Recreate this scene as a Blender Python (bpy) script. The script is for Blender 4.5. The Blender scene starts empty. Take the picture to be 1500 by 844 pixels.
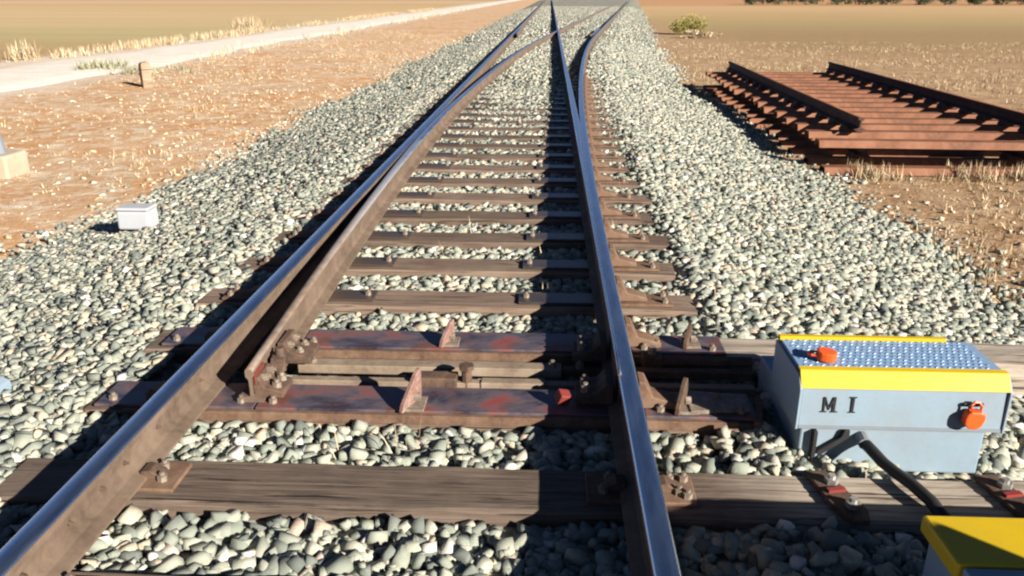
import bpy, bmesh, math, random
import numpy as np
from mathutils import Vector, Matrix, Euler

R = math.radians
scene = bpy.context.scene
C = scene.collection
random.seed(7)
rng = np.random.default_rng(7)

# ------------------------------------------------------------------ camera, sky, sun, exposure
F_PX, W_PX, H_PX = 1180.0, 1500.0, 844.0
CAM = (0.547, 0.0, 1.567)
cam_d = bpy.data.cameras.new('camera')
cam = bpy.data.objects.new('camera', cam_d)
C.objects.link(cam)
cam.location = CAM
cam.rotation_euler = (R(90 - 20.02), 0, R(2.6))
cam_d.sensor_width = 36.0
cam_d.lens = 36.0 * F_PX / W_PX
cam_d.clip_start = 0.05
cam_d.clip_end = 6000
scene.camera = cam

SUN_EL, SUN_AZ = 22.5, 132.0            # azimuth clockwise from +Y
sd = Vector((math.sin(R(SUN_AZ)) * math.cos(R(SUN_EL)), math.cos(R(SUN_AZ)) * math.cos(R(SUN_EL)), math.sin(R(SUN_EL))))
world = bpy.data.worlds.new('World')
scene.world = world
world.use_nodes = True
wn = world.node_tree.nodes
sky = wn.new('ShaderNodeTexSky')
sky.sky_type = 'NISHITA'
sky.sun_disc = False
sky.sun_elevation = R(SUN_EL)
sky.sun_rotation = R(SUN_AZ)
sky.air_density = 0.4
sky.dust_density = 0.0
sky.ozone_density = 1.6
sky.altitude = 3500.0
wn['Background'].inputs['Strength'].default_value = 0.05
world.node_tree.links.new(sky.outputs[0], wn['Background'].inputs['Color'])
sun_d = bpy.data.lights.new('sun', 'SUN')
sun_d.energy = 5.0
sun_d.angle = R(0.5)
sun_d.color = (1.0, 0.93, 0.82)
sun = bpy.data.objects.new('sun', sun_d)
C.objects.link(sun)
sun.rotation_euler = (-sd).to_track_quat('-Z', 'Y').to_euler()
sun.location = (6, -6, 8)
scene.view_settings.view_transform = 'Standard'
scene.view_settings.look = 'None'
scene.view_settings.exposure = 1.2
scene.view_settings.gamma = 1.0
scene.render.engine = 'CYCLES'
scene.cycles.filter_width = 2.2
scene.cycles.diffuse_bounces = 1

# ------------------------------------------------------------------ helpers
def tag(o, label=None, cat=None, group=None, kind=None):
    if label: o['label'] = label
    if cat: o['category'] = cat
    if group: o['group'] = group
    if kind: o['kind'] = kind
    return o

def empty(name, loc=(0, 0, 0), rz=0.0):
    o = bpy.data.objects.new(name, None)
    C.objects.link(o)
    o.location = loc
    o.rotation_euler = (0, 0, rz)
    o.empty_display_size = 0.1
    return o

def link(name, me, parent=None, loc=(0, 0, 0)):
    o = bpy.data.objects.new(name, me)
    C.objects.link(o)
    o.location = loc
    if parent is not None:
        o.parent = parent
    return o

class MB:
    """collects shapes, builds one mesh object"""
    def __init__(s):
        s.v, s.f, s.mi = [], [], []
    def add(s, vs, fs, mi=0):
        b = len(s.v)
        s.v += [tuple(p) for p in vs]
        s.f += [tuple(i + b for i in q) for q in fs]
        s.mi += [mi] * len(fs)
        return s
    def box(s, c, size, rot=None, mi=0):
        hx, hy, hz = size[0] / 2, size[1] / 2, size[2] / 2
        vs = [Vector((x, y, z)) for x in (-hx, hx) for y in (-hy, hy) for z in (-hz, hz)]
        if rot is not None:
            m = Euler(rot).to_matrix()
            vs = [m @ p for p in vs]
        vs = [p + Vector(c) for p in vs]
        return s.add(vs, [(0, 1, 3, 2), (4, 6, 7, 5), (0, 4, 5, 1), (2, 3, 7, 6), (0, 2, 6, 4), (1, 5, 7, 3)], mi)
    def bx(s, x0, x1, y0, y1, z0, z1, mi=0):
        return s.box(((x0 + x1) / 2, (y0 + y1) / 2, (z0 + z1) / 2), (x1 - x0, y1 - y0, z1 - z0), None, mi)
    def prism(s, poly, axis, a, b, mi=0):
        """poly of 2D points extruded along axis 'x' or 'y' or 'z' from a to b"""
        n = len(poly)
        def P(p, t):
            return {'x': (t, p[0], p[1]), 'y': (p[0], t, p[1]), 'z': (p[0], p[1], t)}[axis]
        vs = [P(p, a) for p in poly] + [P(p, b) for p in poly]
        fs = [tuple(range(n))[::-1], tuple(range(n, 2 * n))] + [(i, (i + 1) % n, n + (i + 1) % n, n + i) for i in range(n)]
        return s.add(vs, fs, mi)
    def cyl(s, p0, p1, r0, r1=None, n=10, mi=0, caps=True):
        r1 = r0 if r1 is None else r1
        p0, p1 = Vector(p0), Vector(p1)
        d = (p1 - p0).normalized()
        a = d.orthogonal().normalized()
        b = d.cross(a)
        vs = []
        for p, r in ((p0, r0), (p1, r1)):
            for k in range(n):
                t = 2 * math.pi * k / n
                vs.append(p + a * (math.cos(t) * r) + b * (math.sin(t) * r))
        fs = [(k, (k + 1) % n, n + (k + 1) % n, n + k) for k in range(n)]
        if caps:
            fs += [tuple(range(n))[::-1], tuple(range(n, 2 * n))]
        return s.add(vs, fs, mi)
    def tube(s, pts, r, n=8, mi=0):
        pts = [Vector(p) for p in pts]
        vs, fs = [], []
        up = Vector((0, 0, 1))
        for i, p in enumerate(pts):
            d = (pts[min(i + 1, len(pts) - 1)] - pts[max(i - 1, 0)]).normalized()
            a = d.cross(up)
            a = a.normalized() if a.length > 1e-4 else Vector((1, 0, 0))
            b = a.cross(d)
            rr = r[i] if isinstance(r, (list, tuple)) else r
            for k in range(n):
                t = 2 * math.pi * k / n
                vs.append(p + a * (math.cos(t) * rr) + b * (math.sin(t) * rr))
        for i in range(len(pts) - 1):
            for k in range(n):
                fs.append((i * n + k, i * n + (k + 1) % n, (i + 1) * n + (k + 1) % n, (i + 1) * n + k))
        fs += [tuple(range(n))[::-1], tuple(range((len(pts) - 1) * n, len(pts) * n))]
        return s.add(vs, fs, mi)
    def mesh(s, name, mats, bevel=0.0, smooth=False, seg=2):
        me = bpy.data.meshes.new(name)
        me.from_pydata(s.v, [], s.f)
        bm = bmesh.new()
        bm.from_mesh(me)
        for i, f in enumerate(bm.faces):
            f.material_index = s.mi[i]
        bmesh.ops.recalc_face_normals(bm, faces=bm.faces)
        if bevel > 0:
            es = [e for e in bm.edges if len(e.link_faces) == 2 and e.calc_face_angle(0) > 0.5]
            bmesh.ops.bevel(bm, geom=es, offset=bevel, segments=seg, affect='EDGES', profile=0.5, clamp_overlap=True)
        if smooth:
            for f in bm.faces:
                f.smooth = True
        bm.to_mesh(me)
        bm.free()
        for m in (mats if isinstance(mats, (list, tuple)) else [mats]):
            me.materials.append(m)
        return me
    def build(s, name, mats, parent=None, loc=(0, 0, 0), bevel=0.0, smooth=False, seg=2):
        return link(name, s.mesh(name, mats, bevel, smooth, seg), parent, loc)

# ------------------------------------------------------------------ materials
class NT:
    def __init__(s, name):
        s.m = bpy.data.materials.new(name)
        s.m.use_nodes = True
        s.t = s.m.node_tree
        s.p = s.t.nodes['Principled BSDF']
    def n(s, typ, **kw):
        nd = s.t.nodes.new(typ)
        for k, v in kw.items():
            setattr(nd, k, v)
        return nd
    def l(s, a, b):
        s.t.links.new(a, b)
    def coord(s, scale=(1, 1, 1), out='Object', rot=(0, 0, 0)):
        c = s.n('ShaderNodeTexCoord')
        mp = s.n('ShaderNodeMapping')
        mp.inputs['Scale'].default_value = scale
        mp.inputs['Rotation'].default_value = rot
        s.l(c.outputs[out], mp.inputs[0])
        return mp.outputs[0]
    def noise(s, vec, scale, detail=4, rough=0.55, dist=0.0):
        nd = s.n('ShaderNodeTexNoise')
        nd.inputs['Scale'].default_value = scale
        nd.inputs['Detail'].default_value = detail
        nd.inputs['Roughness'].default_value = rough
        nd.inputs['Distortion'].default_value = dist
        s.l(vec, nd.inputs['Vector'])
        return nd.outputs['Fac']
    def voro(s, vec, scale, feature='F1', out='Distance'):
        nd = s.n('ShaderNodeTexVoronoi')
        nd.feature = feature
        nd.inputs['Scale'].default_value = scale
        s.l(vec, nd.inputs['Vector'])
        return nd.outputs[out]
    def ramp(s, fac, stops, interp='LINEAR'):
        nd = s.n('ShaderNodeValToRGB')
        nd.color_ramp.interpolation = interp
        els = nd.color_ramp.elements
        while len(els) < len(stops):
            els.new(0.5)
        for e, (p, c) in zip(els, stops):
            e.position = p
            e.color = (c, c, c, 1) if isinstance(c, (int, float)) else (*c, 1)
        s.l(fac, nd.inputs[0])
        return nd.outputs[0]
    def mix(s, fac, a, b, mode='MIX'):
        nd = s.n('ShaderNodeMix', data_type='RGBA', blend_type=mode)
        for sock, val in ((nd.inputs['Factor'], fac), (nd.inputs['A'], a), (nd.inputs['B'], b)):
            if isinstance(val, (int, float)):
                sock.default_value = val
            elif isinstance(val, tuple):
                sock.default_value = (*val, 1)
            else:
                s.l(val, sock)
        return nd.outputs['Result']
    def math(s, op, a, b=0.0, clamp=False):
        nd = s.n('ShaderNodeMath', operation=op, use_clamp=clamp)
        for i, v in enumerate((a, b)):
            if isinstance(v, (int, float)):
                nd.inputs[i].default_value = v
            else:
                s.l(v, nd.inputs[i])
        return nd.outputs[0]
    def bump(s, h, strength=0.4, dist=0.01):
        nd = s.n('ShaderNodeBump')
        nd.inputs['Strength'].default_value = strength
        nd.inputs['Distance'].default_value = dist
        s.l(h, nd.inputs['Height'])
        s.l(nd.outputs[0], s.p.inputs['Normal'])
    def out(s, col=None, rough=0.8, metal=0.0, spec=None):
        for sock, val in (('Base Color', col), ('Roughness', rough), ('Metallic', metal)):
            if val is None: continue
            if isinstance(val, (int, float)):
                s.p.inputs[sock].default_value = val
            elif isinstance(val, tuple):
                s.p.inputs[sock].default_value = (*val, 1)
            else:
                s.l(val, s.p.inputs[sock])
        if spec is not None:
            s.p.inputs['Specular IOR Level'].default_value = spec
        return s.m

def mat_rust(name, a, b, c, scale=14.0, rough=0.85, spec=0.3, metal=0.0):
    t = NT(name)
    v = t.coord()
    n1 = t.noise(v, scale, 6, 0.65)
    n2 = t.noise(v, scale * 6, 4, 0.6)
    col = t.ramp(n1, [(0.3, a), (0.5, b), (0.7, c)])
    col = t.mix(t.ramp(n2, [(0.35, 0.0), (0.75, 0.55)]), col, c)
    t.bump(n2, 0.35, 0.004)
    return t.out(col, rough, metal, spec)

def mat_paint(name, col, dirt, amount=0.35, rough=0.5):
    t = NT(name)
    v = t.coord()
    n1 = t.noise(v, 5, 6, 0.7)
    n2 = t.noise(v, 60, 4, 0.6)
    f = t.math('MULTIPLY', t.ramp(n1, [(0.4, 0.0), (0.75, 1.0)]), amount)
    f2 = t.math('MULTIPLY', t.ramp(n2, [(0.55, 0.0), (0.75, 1.0)]), amount * 0.7)
    c = t.mix(f, col, dirt)
    c = t.mix(f2, c, dirt)
    t.bump(n2, 0.12, 0.002)
    return t.out(c, rough, 0.0, 0.35)

M = {}
# rails
M['rail_web'] = mat_rust('rail_web', (0.075, 0.05, 0.036), (0.135, 0.092, 0.065), (0.20, 0.145, 0.105), 5)
M['rust'] = mat_rust('rust', (0.075, 0.042, 0.028), (0.13, 0.072, 0.046), (0.21, 0.135, 0.09), 9)
M['dark_rust'] = mat_rust('dark_rust', (0.035, 0.024, 0.02), (0.075, 0.048, 0.035), (0.15, 0.09, 0.06), 14)
M['panel_rust'] = mat_rust('panel_rust', (0.09, 0.034, 0.018), (0.18, 0.07, 0.034), (0.27, 0.125, 0.07), 3, 0.75)
M['panel_rail'] = mat_rust('panel_rail', (0.03, 0.016, 0.012), (0.055, 0.028, 0.02), (0.11, 0.055, 0.037), 6, 0.8)

def mat_head(name, y_rust=None):
    t = NT(name)
    v = t.coord((1, 0.15, 1))
    n1 = t.noise(v, 30, 5, 0.6)
    n2 = t.noise(t.coord((8, 0.12, 8)), 8, 4, 0.6)
    steel = t.ramp(n2, [(0.3, (0.56, 0.62, 0.70)), (0.7, (0.70, 0.76, 0.84))])
    rough = t.ramp(n1, [(0.3, 0.22), (0.7, 0.36)])
    if y_rust is None:
        t.bump(n1, 0.05, 0.002)
        return t.out(steel, rough, 1.0)
    sp = t.n('ShaderNodeSeparateXYZ')
    c = t.n('ShaderNodeTexCoord')
    t.l(c.outputs['Object'], sp.inputs[0])
    mr = t.n('ShaderNodeMapRange')
    t.l(sp.outputs['Y'], mr.inputs['Value'])
    mr.inputs['From Min'].default_value = y_rust[0]
    mr.inputs['From Max'].default_value = y_rust[1]
    f = t.math('ADD', mr.outputs[0], t.math('MULTIPLY', t.math('SUBTRACT', n1, 0.5), 0.7), True)
    rust = t.ramp(t.noise(t.coord(), 12, 5), [(0.3, (0.15, 0.10, 0.07)), (0.7, (0.27, 0.20, 0.15))])
    col = t.mix(f, rust, steel)
    rr = t.math('SUBTRACT', 0.8, t.math('MULTIPLY', f, 0.5))
    return t.out(col, rr, t.math('MULTIPLY', f, 1.0))
M['rail_head'] = mat_head('rail_head')
M['blade_head'] = mat_head('blade_head', (4.0, 8.5))

# timber
def mat_wood(name, dark, mid, light, pale_x=None):
    t = NT(name)
    oi = t.n('ShaderNodeObjectInfo')
    c = t.n('ShaderNodeTexCoord')
    ad = t.n('ShaderNodeVectorMath', operation='ADD')
    t.l(c.outputs['Object'], ad.inputs[0])
    sc_ = t.n('ShaderNodeVectorMath', operation='SCALE')
    cmb = t.n('ShaderNodeCombineXYZ')
    for k in range(3): cmb.inputs[k].default_value = (37.0, 11.0, 5.0)[k]
    t.l(cmb.outputs[0], sc_.inputs[0])
    t.l(oi.outputs['Random'], sc_.inputs['Scale'])
    t.l(sc_.outputs[0], ad.inputs[1])
    mp = t.n('ShaderNodeMapping')
    mp.inputs['Scale'].default_value = (0.9, 22, 22)
    t.l(ad.outputs[0], mp.inputs[0])
    grain = t.noise(mp.outputs[0], 3.0, 6, 0.65, 0.6)
    mp2 = t.n('ShaderNodeMapping')
    mp2.inputs['Scale'].default_value = (0.35, 9, 9)
    t.l(ad.outputs[0], mp2.inputs[0])
    crack = t.noise(mp2.outputs[0], 6.0, 5, 0.6, 0.4)
    blot = t.noise(ad.outputs[0], 3.5, 5, 0.6)
    col = t.ramp(grain, [(0.28, dark), (0.5, mid), (0.72, light)])
    col = t.mix(t.ramp(crack, [(0.34, 0.9), (0.42, 0.0)]), col, tuple(x * 0.25 for x in dark))
    col = t.mix(t.ramp(blot, [(0.45, 0.0), (0.75, 0.55)]), col, light)
    hv = t.n('ShaderNodeHueSaturation')
    t.l(t.math('ADD', 0.75, t.math('MULTIPLY', oi.outputs['Random'], 0.5)), hv.inputs['Value'])
    t.l(col, hv.inputs['Color'])
    col = hv.outputs[0]
    if pale_x is not None:
        sp = t.n('ShaderNodeSeparateXYZ')
        t.l(c.outputs['Object'], sp.inputs[0])
        f = t.math('ADD', t.math('MULTIPLY', t.math('SUBTRACT', sp.outputs['X'], pale_x), 3.0), t.math('SUBTRACT', blot, 0.5), True)
        pale = t.ramp(grain, [(0.28, (0.16, 0.12, 0.09)), (0.5, (0.36, 0.30, 0.24)), (0.7, (0.48, 0.42, 0.35))])
        pale = t.mix(t.ramp(crack, [(0.34, 0.9), (0.42, 0.0)]), pale, (0.05, 0.035, 0.025))
        col = t.mix(f, col, pale)
    h = t.math('ADD', t.math('MULTIPLY', grain, 0.4), t.ramp(crack, [(0.3, 0.0), (0.44, 1.0)]))
    t.bump(h, 0.6, 0.006)
    return t.out(col, 0.85, 0.0, 0.25)
M['wood'] = mat_wood('sleeper_wood', (0.075, 0.05, 0.036), (0.145, 0.10, 0.074), (0.235, 0.175, 0.132))
M['wood_pale'] = mat_wood('sleeper_wood_pale', (0.055, 0.04, 0.031), (0.12, 0.088, 0.068), (0.21, 0.16, 0.125), 1.12)

# greasy painted steel plates of the switch
def mat_plate(name):
    t = NT(name)
    v = t.coord((1, 1.6, 1))
    n1 = t.noise(v, 4.5, 6, 0.65, 0.5)
    n2 = t.noise(v, 30, 5, 0.65)
    n3 = t.noise(t.coord((1, 1, 1), rot=(0, 0, 0.7)), 7, 5, 0.7)
    col = t.ramp(n1, [(0.36, (0.05, 0.04, 0.055)), (0.47, (0.11, 0.095, 0.12)), (0.56, (0.17, 0.12, 0.125)), (0.68, (0.32, 0.06, 0.055))])
    col = t.mix(t.ramp(n3, [(0.52, 0.0), (0.62, 0.8)]), col, (0.20, 0.075, 0.045))
    col = t.mix(t.ramp(n2, [(0.55, 0.0), (0.75, 0.6)]), col, (0.16, 0.10, 0.07))
    t.bump(n2, 0.25, 0.003)
    rg = t.ramp(n1, [(0.36, 0.28), (0.6, 0.6)])
    return t.out(col, rg, 0.35, 0.5)
M['plate'] = mat_plate('switch_plate')
M['slide'] = mat_rust('slide_plate', (0.10, 0.09, 0.09), (0.16, 0.13, 0.12), (0.2, 0.14, 0.1), 7, 0.38, 0.5, 0.75)
M['bolt'] = mat_rust('bolt', (0.09, 0.065, 0.05), (0.17, 0.13, 0.10), (0.30, 0.25, 0.2), 40, 0.6)
M['fin'] = mat_rust('red_fin', (0.15, 0.05, 0.04), (0.21, 0.10, 0.08), (0.32, 0.26, 0.22), 26, 0.7)
M['tan_rod'] = mat_rust('tan_rod', (0.12, 0.085, 0.06), (0.21, 0.155, 0.11), (0.30, 0.24, 0.18), 6, 0.8)
M['red'] = mat_paint('worn_red_paint', (0.22, 0.03, 0.025), (0.10, 0.05, 0.035), 0.9)
M['bright_steel'] = mat_rust('bright_steel', (0.22, 0.20, 0.18), (0.38, 0.36, 0.33), (0.5, 0.48, 0.45), 30, 0.4, 0.5, 0.6)
# machine paints
M['blue'] = mat_paint('pale_blue_paint', (0.235, 0.315, 0.385), (0.22, 0.22, 0.21), 0.5, 0.5)
M['blue_top'] = mat_paint('blue_tread_paint', (0.20, 0.32, 0.50), (0.28, 0.31, 0.34), 0.35, 0.4)
M['tread'] = mat_paint('worn_tread', (0.30, 0.41, 0.56), (0.38, 0.40, 0.42), 0.5, 0.4)
M['yellow'] = mat_paint('yellow_paint', (0.60, 0.40, 0.006), (0.40, 0.28, 0.04), 0.35, 0.5)
M['orange'] = mat_paint('orange_plastic', (0.75, 0.10, 0.015), (0.5, 0.1, 0.03), 0.2, 0.4)
M['black'] = mat_paint('black_paint', (0.018, 0.018, 0.02), (0.06, 0.055, 0.05), 0.3, 0.6)
M['rubber'] = mat_paint('black_rubber', (0.014, 0.014, 0.015), (0.06, 0.05, 0.045), 0.3, 0.55)
M['grey_case'] = mat_paint('pale_grey_plastic', (0.40, 0.42, 0.45), (0.34, 0.30, 0.26), 0.35, 0.6)
M['concrete'] = mat_paint('cream_concrete', (0.42, 0.36, 0.27), (0.32, 0.23, 0.15), 0.6, 0.9)
M['galv'] = mat_paint('grey_galvanised', (0.20, 0.235, 0.275), (0.18, 0.17, 0.16), 0.4, 0.55)
M['stake'] = mat_wood('stake_wood', (0.12, 0.075, 0.045), (0.26, 0.18, 0.12), (0.42, 0.32, 0.23))

# stones: tint per stone comes from a face attribute, stone colours are its own
def mat_stone(name):
    t = NT(name)
    at = t.n('ShaderNodeAttribute')
    at.attribute_name = 'tint'
    v = t.coord()
    base = t.ramp(at.outputs['Fac'], [
        (0.00, (0.11, 0.128, 0.118)), (0.12, (0.18, 0.20, 0.178)), (0.28, (0.25, 0.275, 0.228)), (0.45, (0.31, 0.328, 0.268)),
        (0.62, (0.37, 0.375, 0.305)), (0.76, (0.45, 0.435, 0.36)), (0.86, (0.50, 0.425, 0.31)), (0.92, (0.45, 0.34, 0.27)), (0.96, (0.66, 0.63, 0.57))], 'LINEAR')
    n1 = t.noise(v, 45, 5, 0.65)
    n2 = t.noise(v, 190, 3, 0.6)
    col = t.mix(t.ramp(n1, [(0.45, 0.0), (0.75, 0.4)]), base, (0.37, 0.36, 0.30))
    col = t.mix(t.ramp(n2, [(0.34, 0.6), (0.52, 0.0)]), col, (0.10, 0.105, 0.095))
    t.bump(t.math('ADD', n1, t.math('MULTIPLY', n2, 0.5)), 0.3, 0.003)
    return t.out(col, 0.9, 0.0, 0.15)
M['stone'] = mat_stone('crushed_stone')

def mat_bed():
    t = NT('ballast_bed')
    v = t.coord()
    d = t.n('ShaderNodeTexVoronoi')
    d.inputs['Scale'].default_value = 19
    t.l(v, d.inputs['Vector'])
    sp = t.n('ShaderNodeSeparateColor')
    t.l(d.outputs['Color'], sp.inputs[0])
    col = t.ramp(sp.outputs[0], [(0.0, (0.19, 0.20, 0.175)), (0.4, (0.29, 0.29, 0.24)), (0.7, (0.36, 0.35, 0.285)), (0.9, (0.43, 0.37, 0.28)), (1.0, (0.5, 0.47, 0.41))])
    edge = t.ramp(d.outputs['Distance'], [(0.25, 0.0), (0.6, 1.0)])
    col = t.mix(t.math('MULTIPLY', edge, 0.35), col, (0.10, 0.095, 0.08))
    t.bump(t.math('SUBTRACT', 1.0, d.outputs['Distance']), 1.0, 0.04)
    return t.out(col, 0.9, 0.0, 0.2)
M['bed'] = mat_bed()

def mat_ground():
    t = NT('dry_ground')
    c = t.n('ShaderNodeTexCoord')
    V = c.outputs['Object']
    sp = t.n('ShaderNodeSeparateXYZ')
    t.l(V, sp.inputs[0])
    X, Y = sp.outputs['X'], sp.outputs['Y']
    big = t.noise(V, 0.35, 5, 0.6)
    mid = t.noise(V, 2.2, 6, 0.65)
    fine = t.noise(V, 18, 5, 0.7)
    # orange soil with pale straw and stones
    soil = t.ramp(mid, [(0.3, (0.47, 0.205, 0.07)), (0.48, (0.54, 0.27, 0.11)), (0.60, (0.57, 0.34, 0.17)), (0.74, (0.62, 0.46, 0.30))])
    soil = t.mix(t.ramp(big, [(0.4, 0.0), (0.65, 0.7)]), soil, (0.56, 0.40, 0.27))
    patch = t.noise(V, 3.4, 7, 0.78, 0.8)
    soil = t.mix(t.ramp(patch, [(0.50, 0.0), (0.57, 0.9)]), soil, (0.68, 0.57, 0.43))
    soil = t.mix(t.ramp(fine, [(0.55, 0.0), (0.70, 0.6)]), soil, (0.68, 0.57, 0.44))
    soil = t.mix(t.ramp(fine, [(0.30, 0.5), (0.42, 0.0)]), soil, (0.30, 0.15, 0.075))
    edge = t.math('ADD', t.math('MULTIPLY', t.math('SUBTRACT', -9.9, X), 0.75), t.math('MULTIPLY', t.math('SUBTRACT', patch, 0.5), 3.0), True)
    soil = t.mix(t.math('MULTIPLY', edge, 0.8), soil, (0.68, 0.58, 0.48))
    # stubble to the right of the ballast
    stub = t.ramp(mid, [(0.3, (0.27, 0.15, 0.075)), (0.5, (0.38, 0.235, 0.13)), (0.7, (0.50, 0.36, 0.23))])
    stub = t.mix(t.ramp(fine, [(0.5, 0.0), (0.70, 0.75)]), stub, (0.60, 0.48, 0.33))
    stub = t.mix(t.ramp(fine, [(0.30, 0.6), (0.44, 0.0)]), stub, (0.16, 0.09, 0.045))
    fr = t.math('MULTIPLY', t.math('SUBTRACT', X, 1.0), 1.0, True)
    near = t.mix(fr, soil, stub)
    # far fields: strips of ploughed and sown land across the line
    wob = t.math('MULTIPLY', t.math('SUBTRACT', t.noise(V, 0.03, 3), 0.5), 26.0)
    yy = t.math('DIVIDE', t.math('ADD', t.math('ADD', Y, t.math('MULTIPLY', X, -0.04)), wob), 400.0)
    mp = t.n('ShaderNodeMapping')
    mp.inputs['Scale'].default_value = (0.04, 1.0, 1.0)
    t.l(V, mp.inputs[0])
    fur = t.noise(mp.outputs[0], 0.8, 5, 0.7)
    strips_l = t.ramp(yy, [(0.06, (0.38, 0.23, 0.11)), (0.085, (0.43, 0.315, 0.16)), (0.11, (0.47, 0.39, 0.20)), (0.15, (0.56, 0.42, 0.23)), (0.25, (0.60, 0.43, 0.24)),
                           (0.45, (0.54, 0.36, 0.19)), (0.6, (0.60, 0.44, 0.28)), (0.8, (0.53, 0.33, 0.18))])
    strips_r = t.ramp(yy, [(0.07, (0.36, 0.235, 0.13)), (0.11, (0.32, 0.22, 0.115)), (0.15, (0.38, 0.29, 0.14)), (0.20, (0.46, 0.32, 0.16)), (0.28, (0.53, 0.36, 0.19)),
                           (0.36, (0.56, 0.38, 0.21)), (0.42, (0.50, 0.28, 0.14)), (0.6, (0.50, 0.27, 0.14))])
    left = t.math('LESS_THAN', X, 0.0)
    far = t.mix(left, strips_r, strips_l)
    far = t.mix(t.ramp(fur, [(0.4, 0.0), (0.7, 0.5)]), far, (0.36, 0.24, 0.13))
    far = t.mix(t.ramp(mid, [(0.5, 0.0), (0.75, 0.3)]), far, (0.46, 0.34, 0.2))
    # left field begins beyond the path, right one behind the stacked panels
    fl = t.math('MULTIPLY', t.math('SUBTRACT', t.math('ADD', t.math('MULTIPLY', X, -1.0), t.math('MULTIPLY', t.math('SUBTRACT', mid, 0.5), 2.0)), 16.6), 1.2, True)
    frr = t.math('MULTIPLY', t.math('SUBTRACT', t.math('ADD', Y, t.math('ADD', t.math('MULTIPLY', X, 0.9), t.math('MULTIPLY', t.math('SUBTRACT', mid, 0.5), 8.0))), 36.0), 0.14, True)
    frr = t.math('MULTIPLY', frr, t.math('MULTIPLY', t.math('SUBTRACT', X, 7.0), 0.3, True))
    f = t.math('MAXIMUM', fl, frr)
    col = t.mix(f, near, far)
    t.bump(t.math('ADD', mid, t.math('MULTIPLY', fine, 0.6)), 0.9, 0.06)
    return t.out(col, 0.95, 0.0, 0.1)
M['ground'] = mat_ground()

def mat_path():
    t = NT('path_gravel')
    v = t.coord()
    n = t.noise(v, 1.5, 6, 0.65)
    n2 = t.noise(v, 22, 4, 0.6)
    col = t.ramp(n, [(0.3, (0.68, 0.61, 0.52)), (0.6, (0.78, 0.72, 0.64)), (0.75, (0.82, 0.77, 0.70))])
    col = t.mix(t.ramp(n2, [(0.5, 0.0), (0.75, 0.5)]), col, (0.45, 0.37, 0.29))
    t.bump(n2, 0.5, 0.02)
    return t.out(col, 0.95, 0.0, 0.1)
M['path'] = mat_path()

def mat_leafy(name, stops, rough=0.7):
    t = NT(name)
    at = t.n('ShaderNodeAttribute')
    at.attribute_name = 'tint'
    col = t.ramp(at.outputs['Fac'], stops)
    m = t.out(col, rough, 0.0, 0.2)
    return m
M['straw'] = mat_leafy('straw', [(0.0, (0.26, 0.17, 0.09)), (0.4, (0.44, 0.33, 0.19)), (0.75, (0.58, 0.47, 0.30)), (1.0, (0.66, 0.57, 0.42))])
M['weed'] = mat_leafy('grey_weed', [(0.0, (0.16, 0.16, 0.09)), (0.5, (0.30, 0.29, 0.18)), (1.0, (0.46, 0.42, 0.30))])
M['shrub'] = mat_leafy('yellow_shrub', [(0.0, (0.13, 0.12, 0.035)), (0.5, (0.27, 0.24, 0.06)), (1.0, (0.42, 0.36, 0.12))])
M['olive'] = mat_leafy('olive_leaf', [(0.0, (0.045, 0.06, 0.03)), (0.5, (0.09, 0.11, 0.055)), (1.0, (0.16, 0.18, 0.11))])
M['bark'] = mat_rust('bark', (0.05, 0.035, 0.025), (0.10, 0.075, 0.055), (0.16, 0.12, 0.09), 6)
M['soil_stone'] = mat_leafy('pale_field_stone', [(0.0, (0.40, 0.26, 0.15)), (0.4, (0.52, 0.40, 0.27)), (1.0, (0.66, 0.58, 0.47))], 0.9)

# ------------------------------------------------------------------ layout of the line (metres; Y along the straight track)
GC = 0.87                  # rail centre from track centre (Iberian gauge)
Z_FOOT, RAIL_H = 0.016, 0.159
TOP = Z_FOOT + RAIL_H
Y_TIP = 2.85
def off(y):                # sideways offset of the diverging track
    if y <= 2.8: return 0.0
    if y <= 32.0: return (y - 2.8) ** 2 / 600.0
    return 29.2 ** 2 / 600.0 + 29.2 / 300.0 * (y - 32.0)
def open_blade(y):
    if y >= 11: return 0.0
    return 0.215 * ((11 - y) / (11 - Y_TIP)) ** 1.5
GROUND_Z = -0.45
def toe_l(y): return -3.65 + 0.12 * math.sin(y * 0.7) + 0.08 * math.sin(y * 1.9 + 1)
def toe_r(y): return 3.75 + max(0.0, off(y) - 0.4) + 0.12 * math.sin(y * 0.8 + 2) + 0.08 * math.sin(y * 2.1)
SL_W, SL_P, SL_Y0 = 0.255, 0.596, 2.45          # sleeper width, pitch, back edge of the foreground sleeper
def crib(y):               # dug-out crib under the throw rods
    return 1.0 if (SL_Y0 + SL_P + 0.01) < y < (SL_Y0 + 2 * SL_P - SL_W - 0.01) else 0.0
def ballast_z(x, y):
    flat_r = 1.45 + max(0.0, off(y))
    lo = -0.05 + 0.046 * min(1.0, max(0.0, (y - 6.0) / 8.5))
    up = -0.022
    if y < 2.75 and x > 1.2: lo = -0.02
    if x < 0:
        tl = toe_l(y); a, b = -1.5, tl
        if x >= -1.0: z = lo
        elif x >= -1.2: z = lo + (-1.0 - x) / 0.2 * (up - lo)
        elif x >= a: z = up
        else: z = up + (a - x) / (a - b) * (GROUND_Z - up)
    else:
        tr = toe_r(y)
        if x <= flat_r - 0.2: z = lo
        elif x <= flat_r: z = lo + (x - flat_r + 0.2) / 0.2 * (-0.01 - lo)
        else: z = -0.01 + (x - flat_r) / (tr - flat_r) * (GROUND_Z + 0.01)
    if crib(y) and -1.2 < x < 1.5:
        z -= 0.07
    return z

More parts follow.
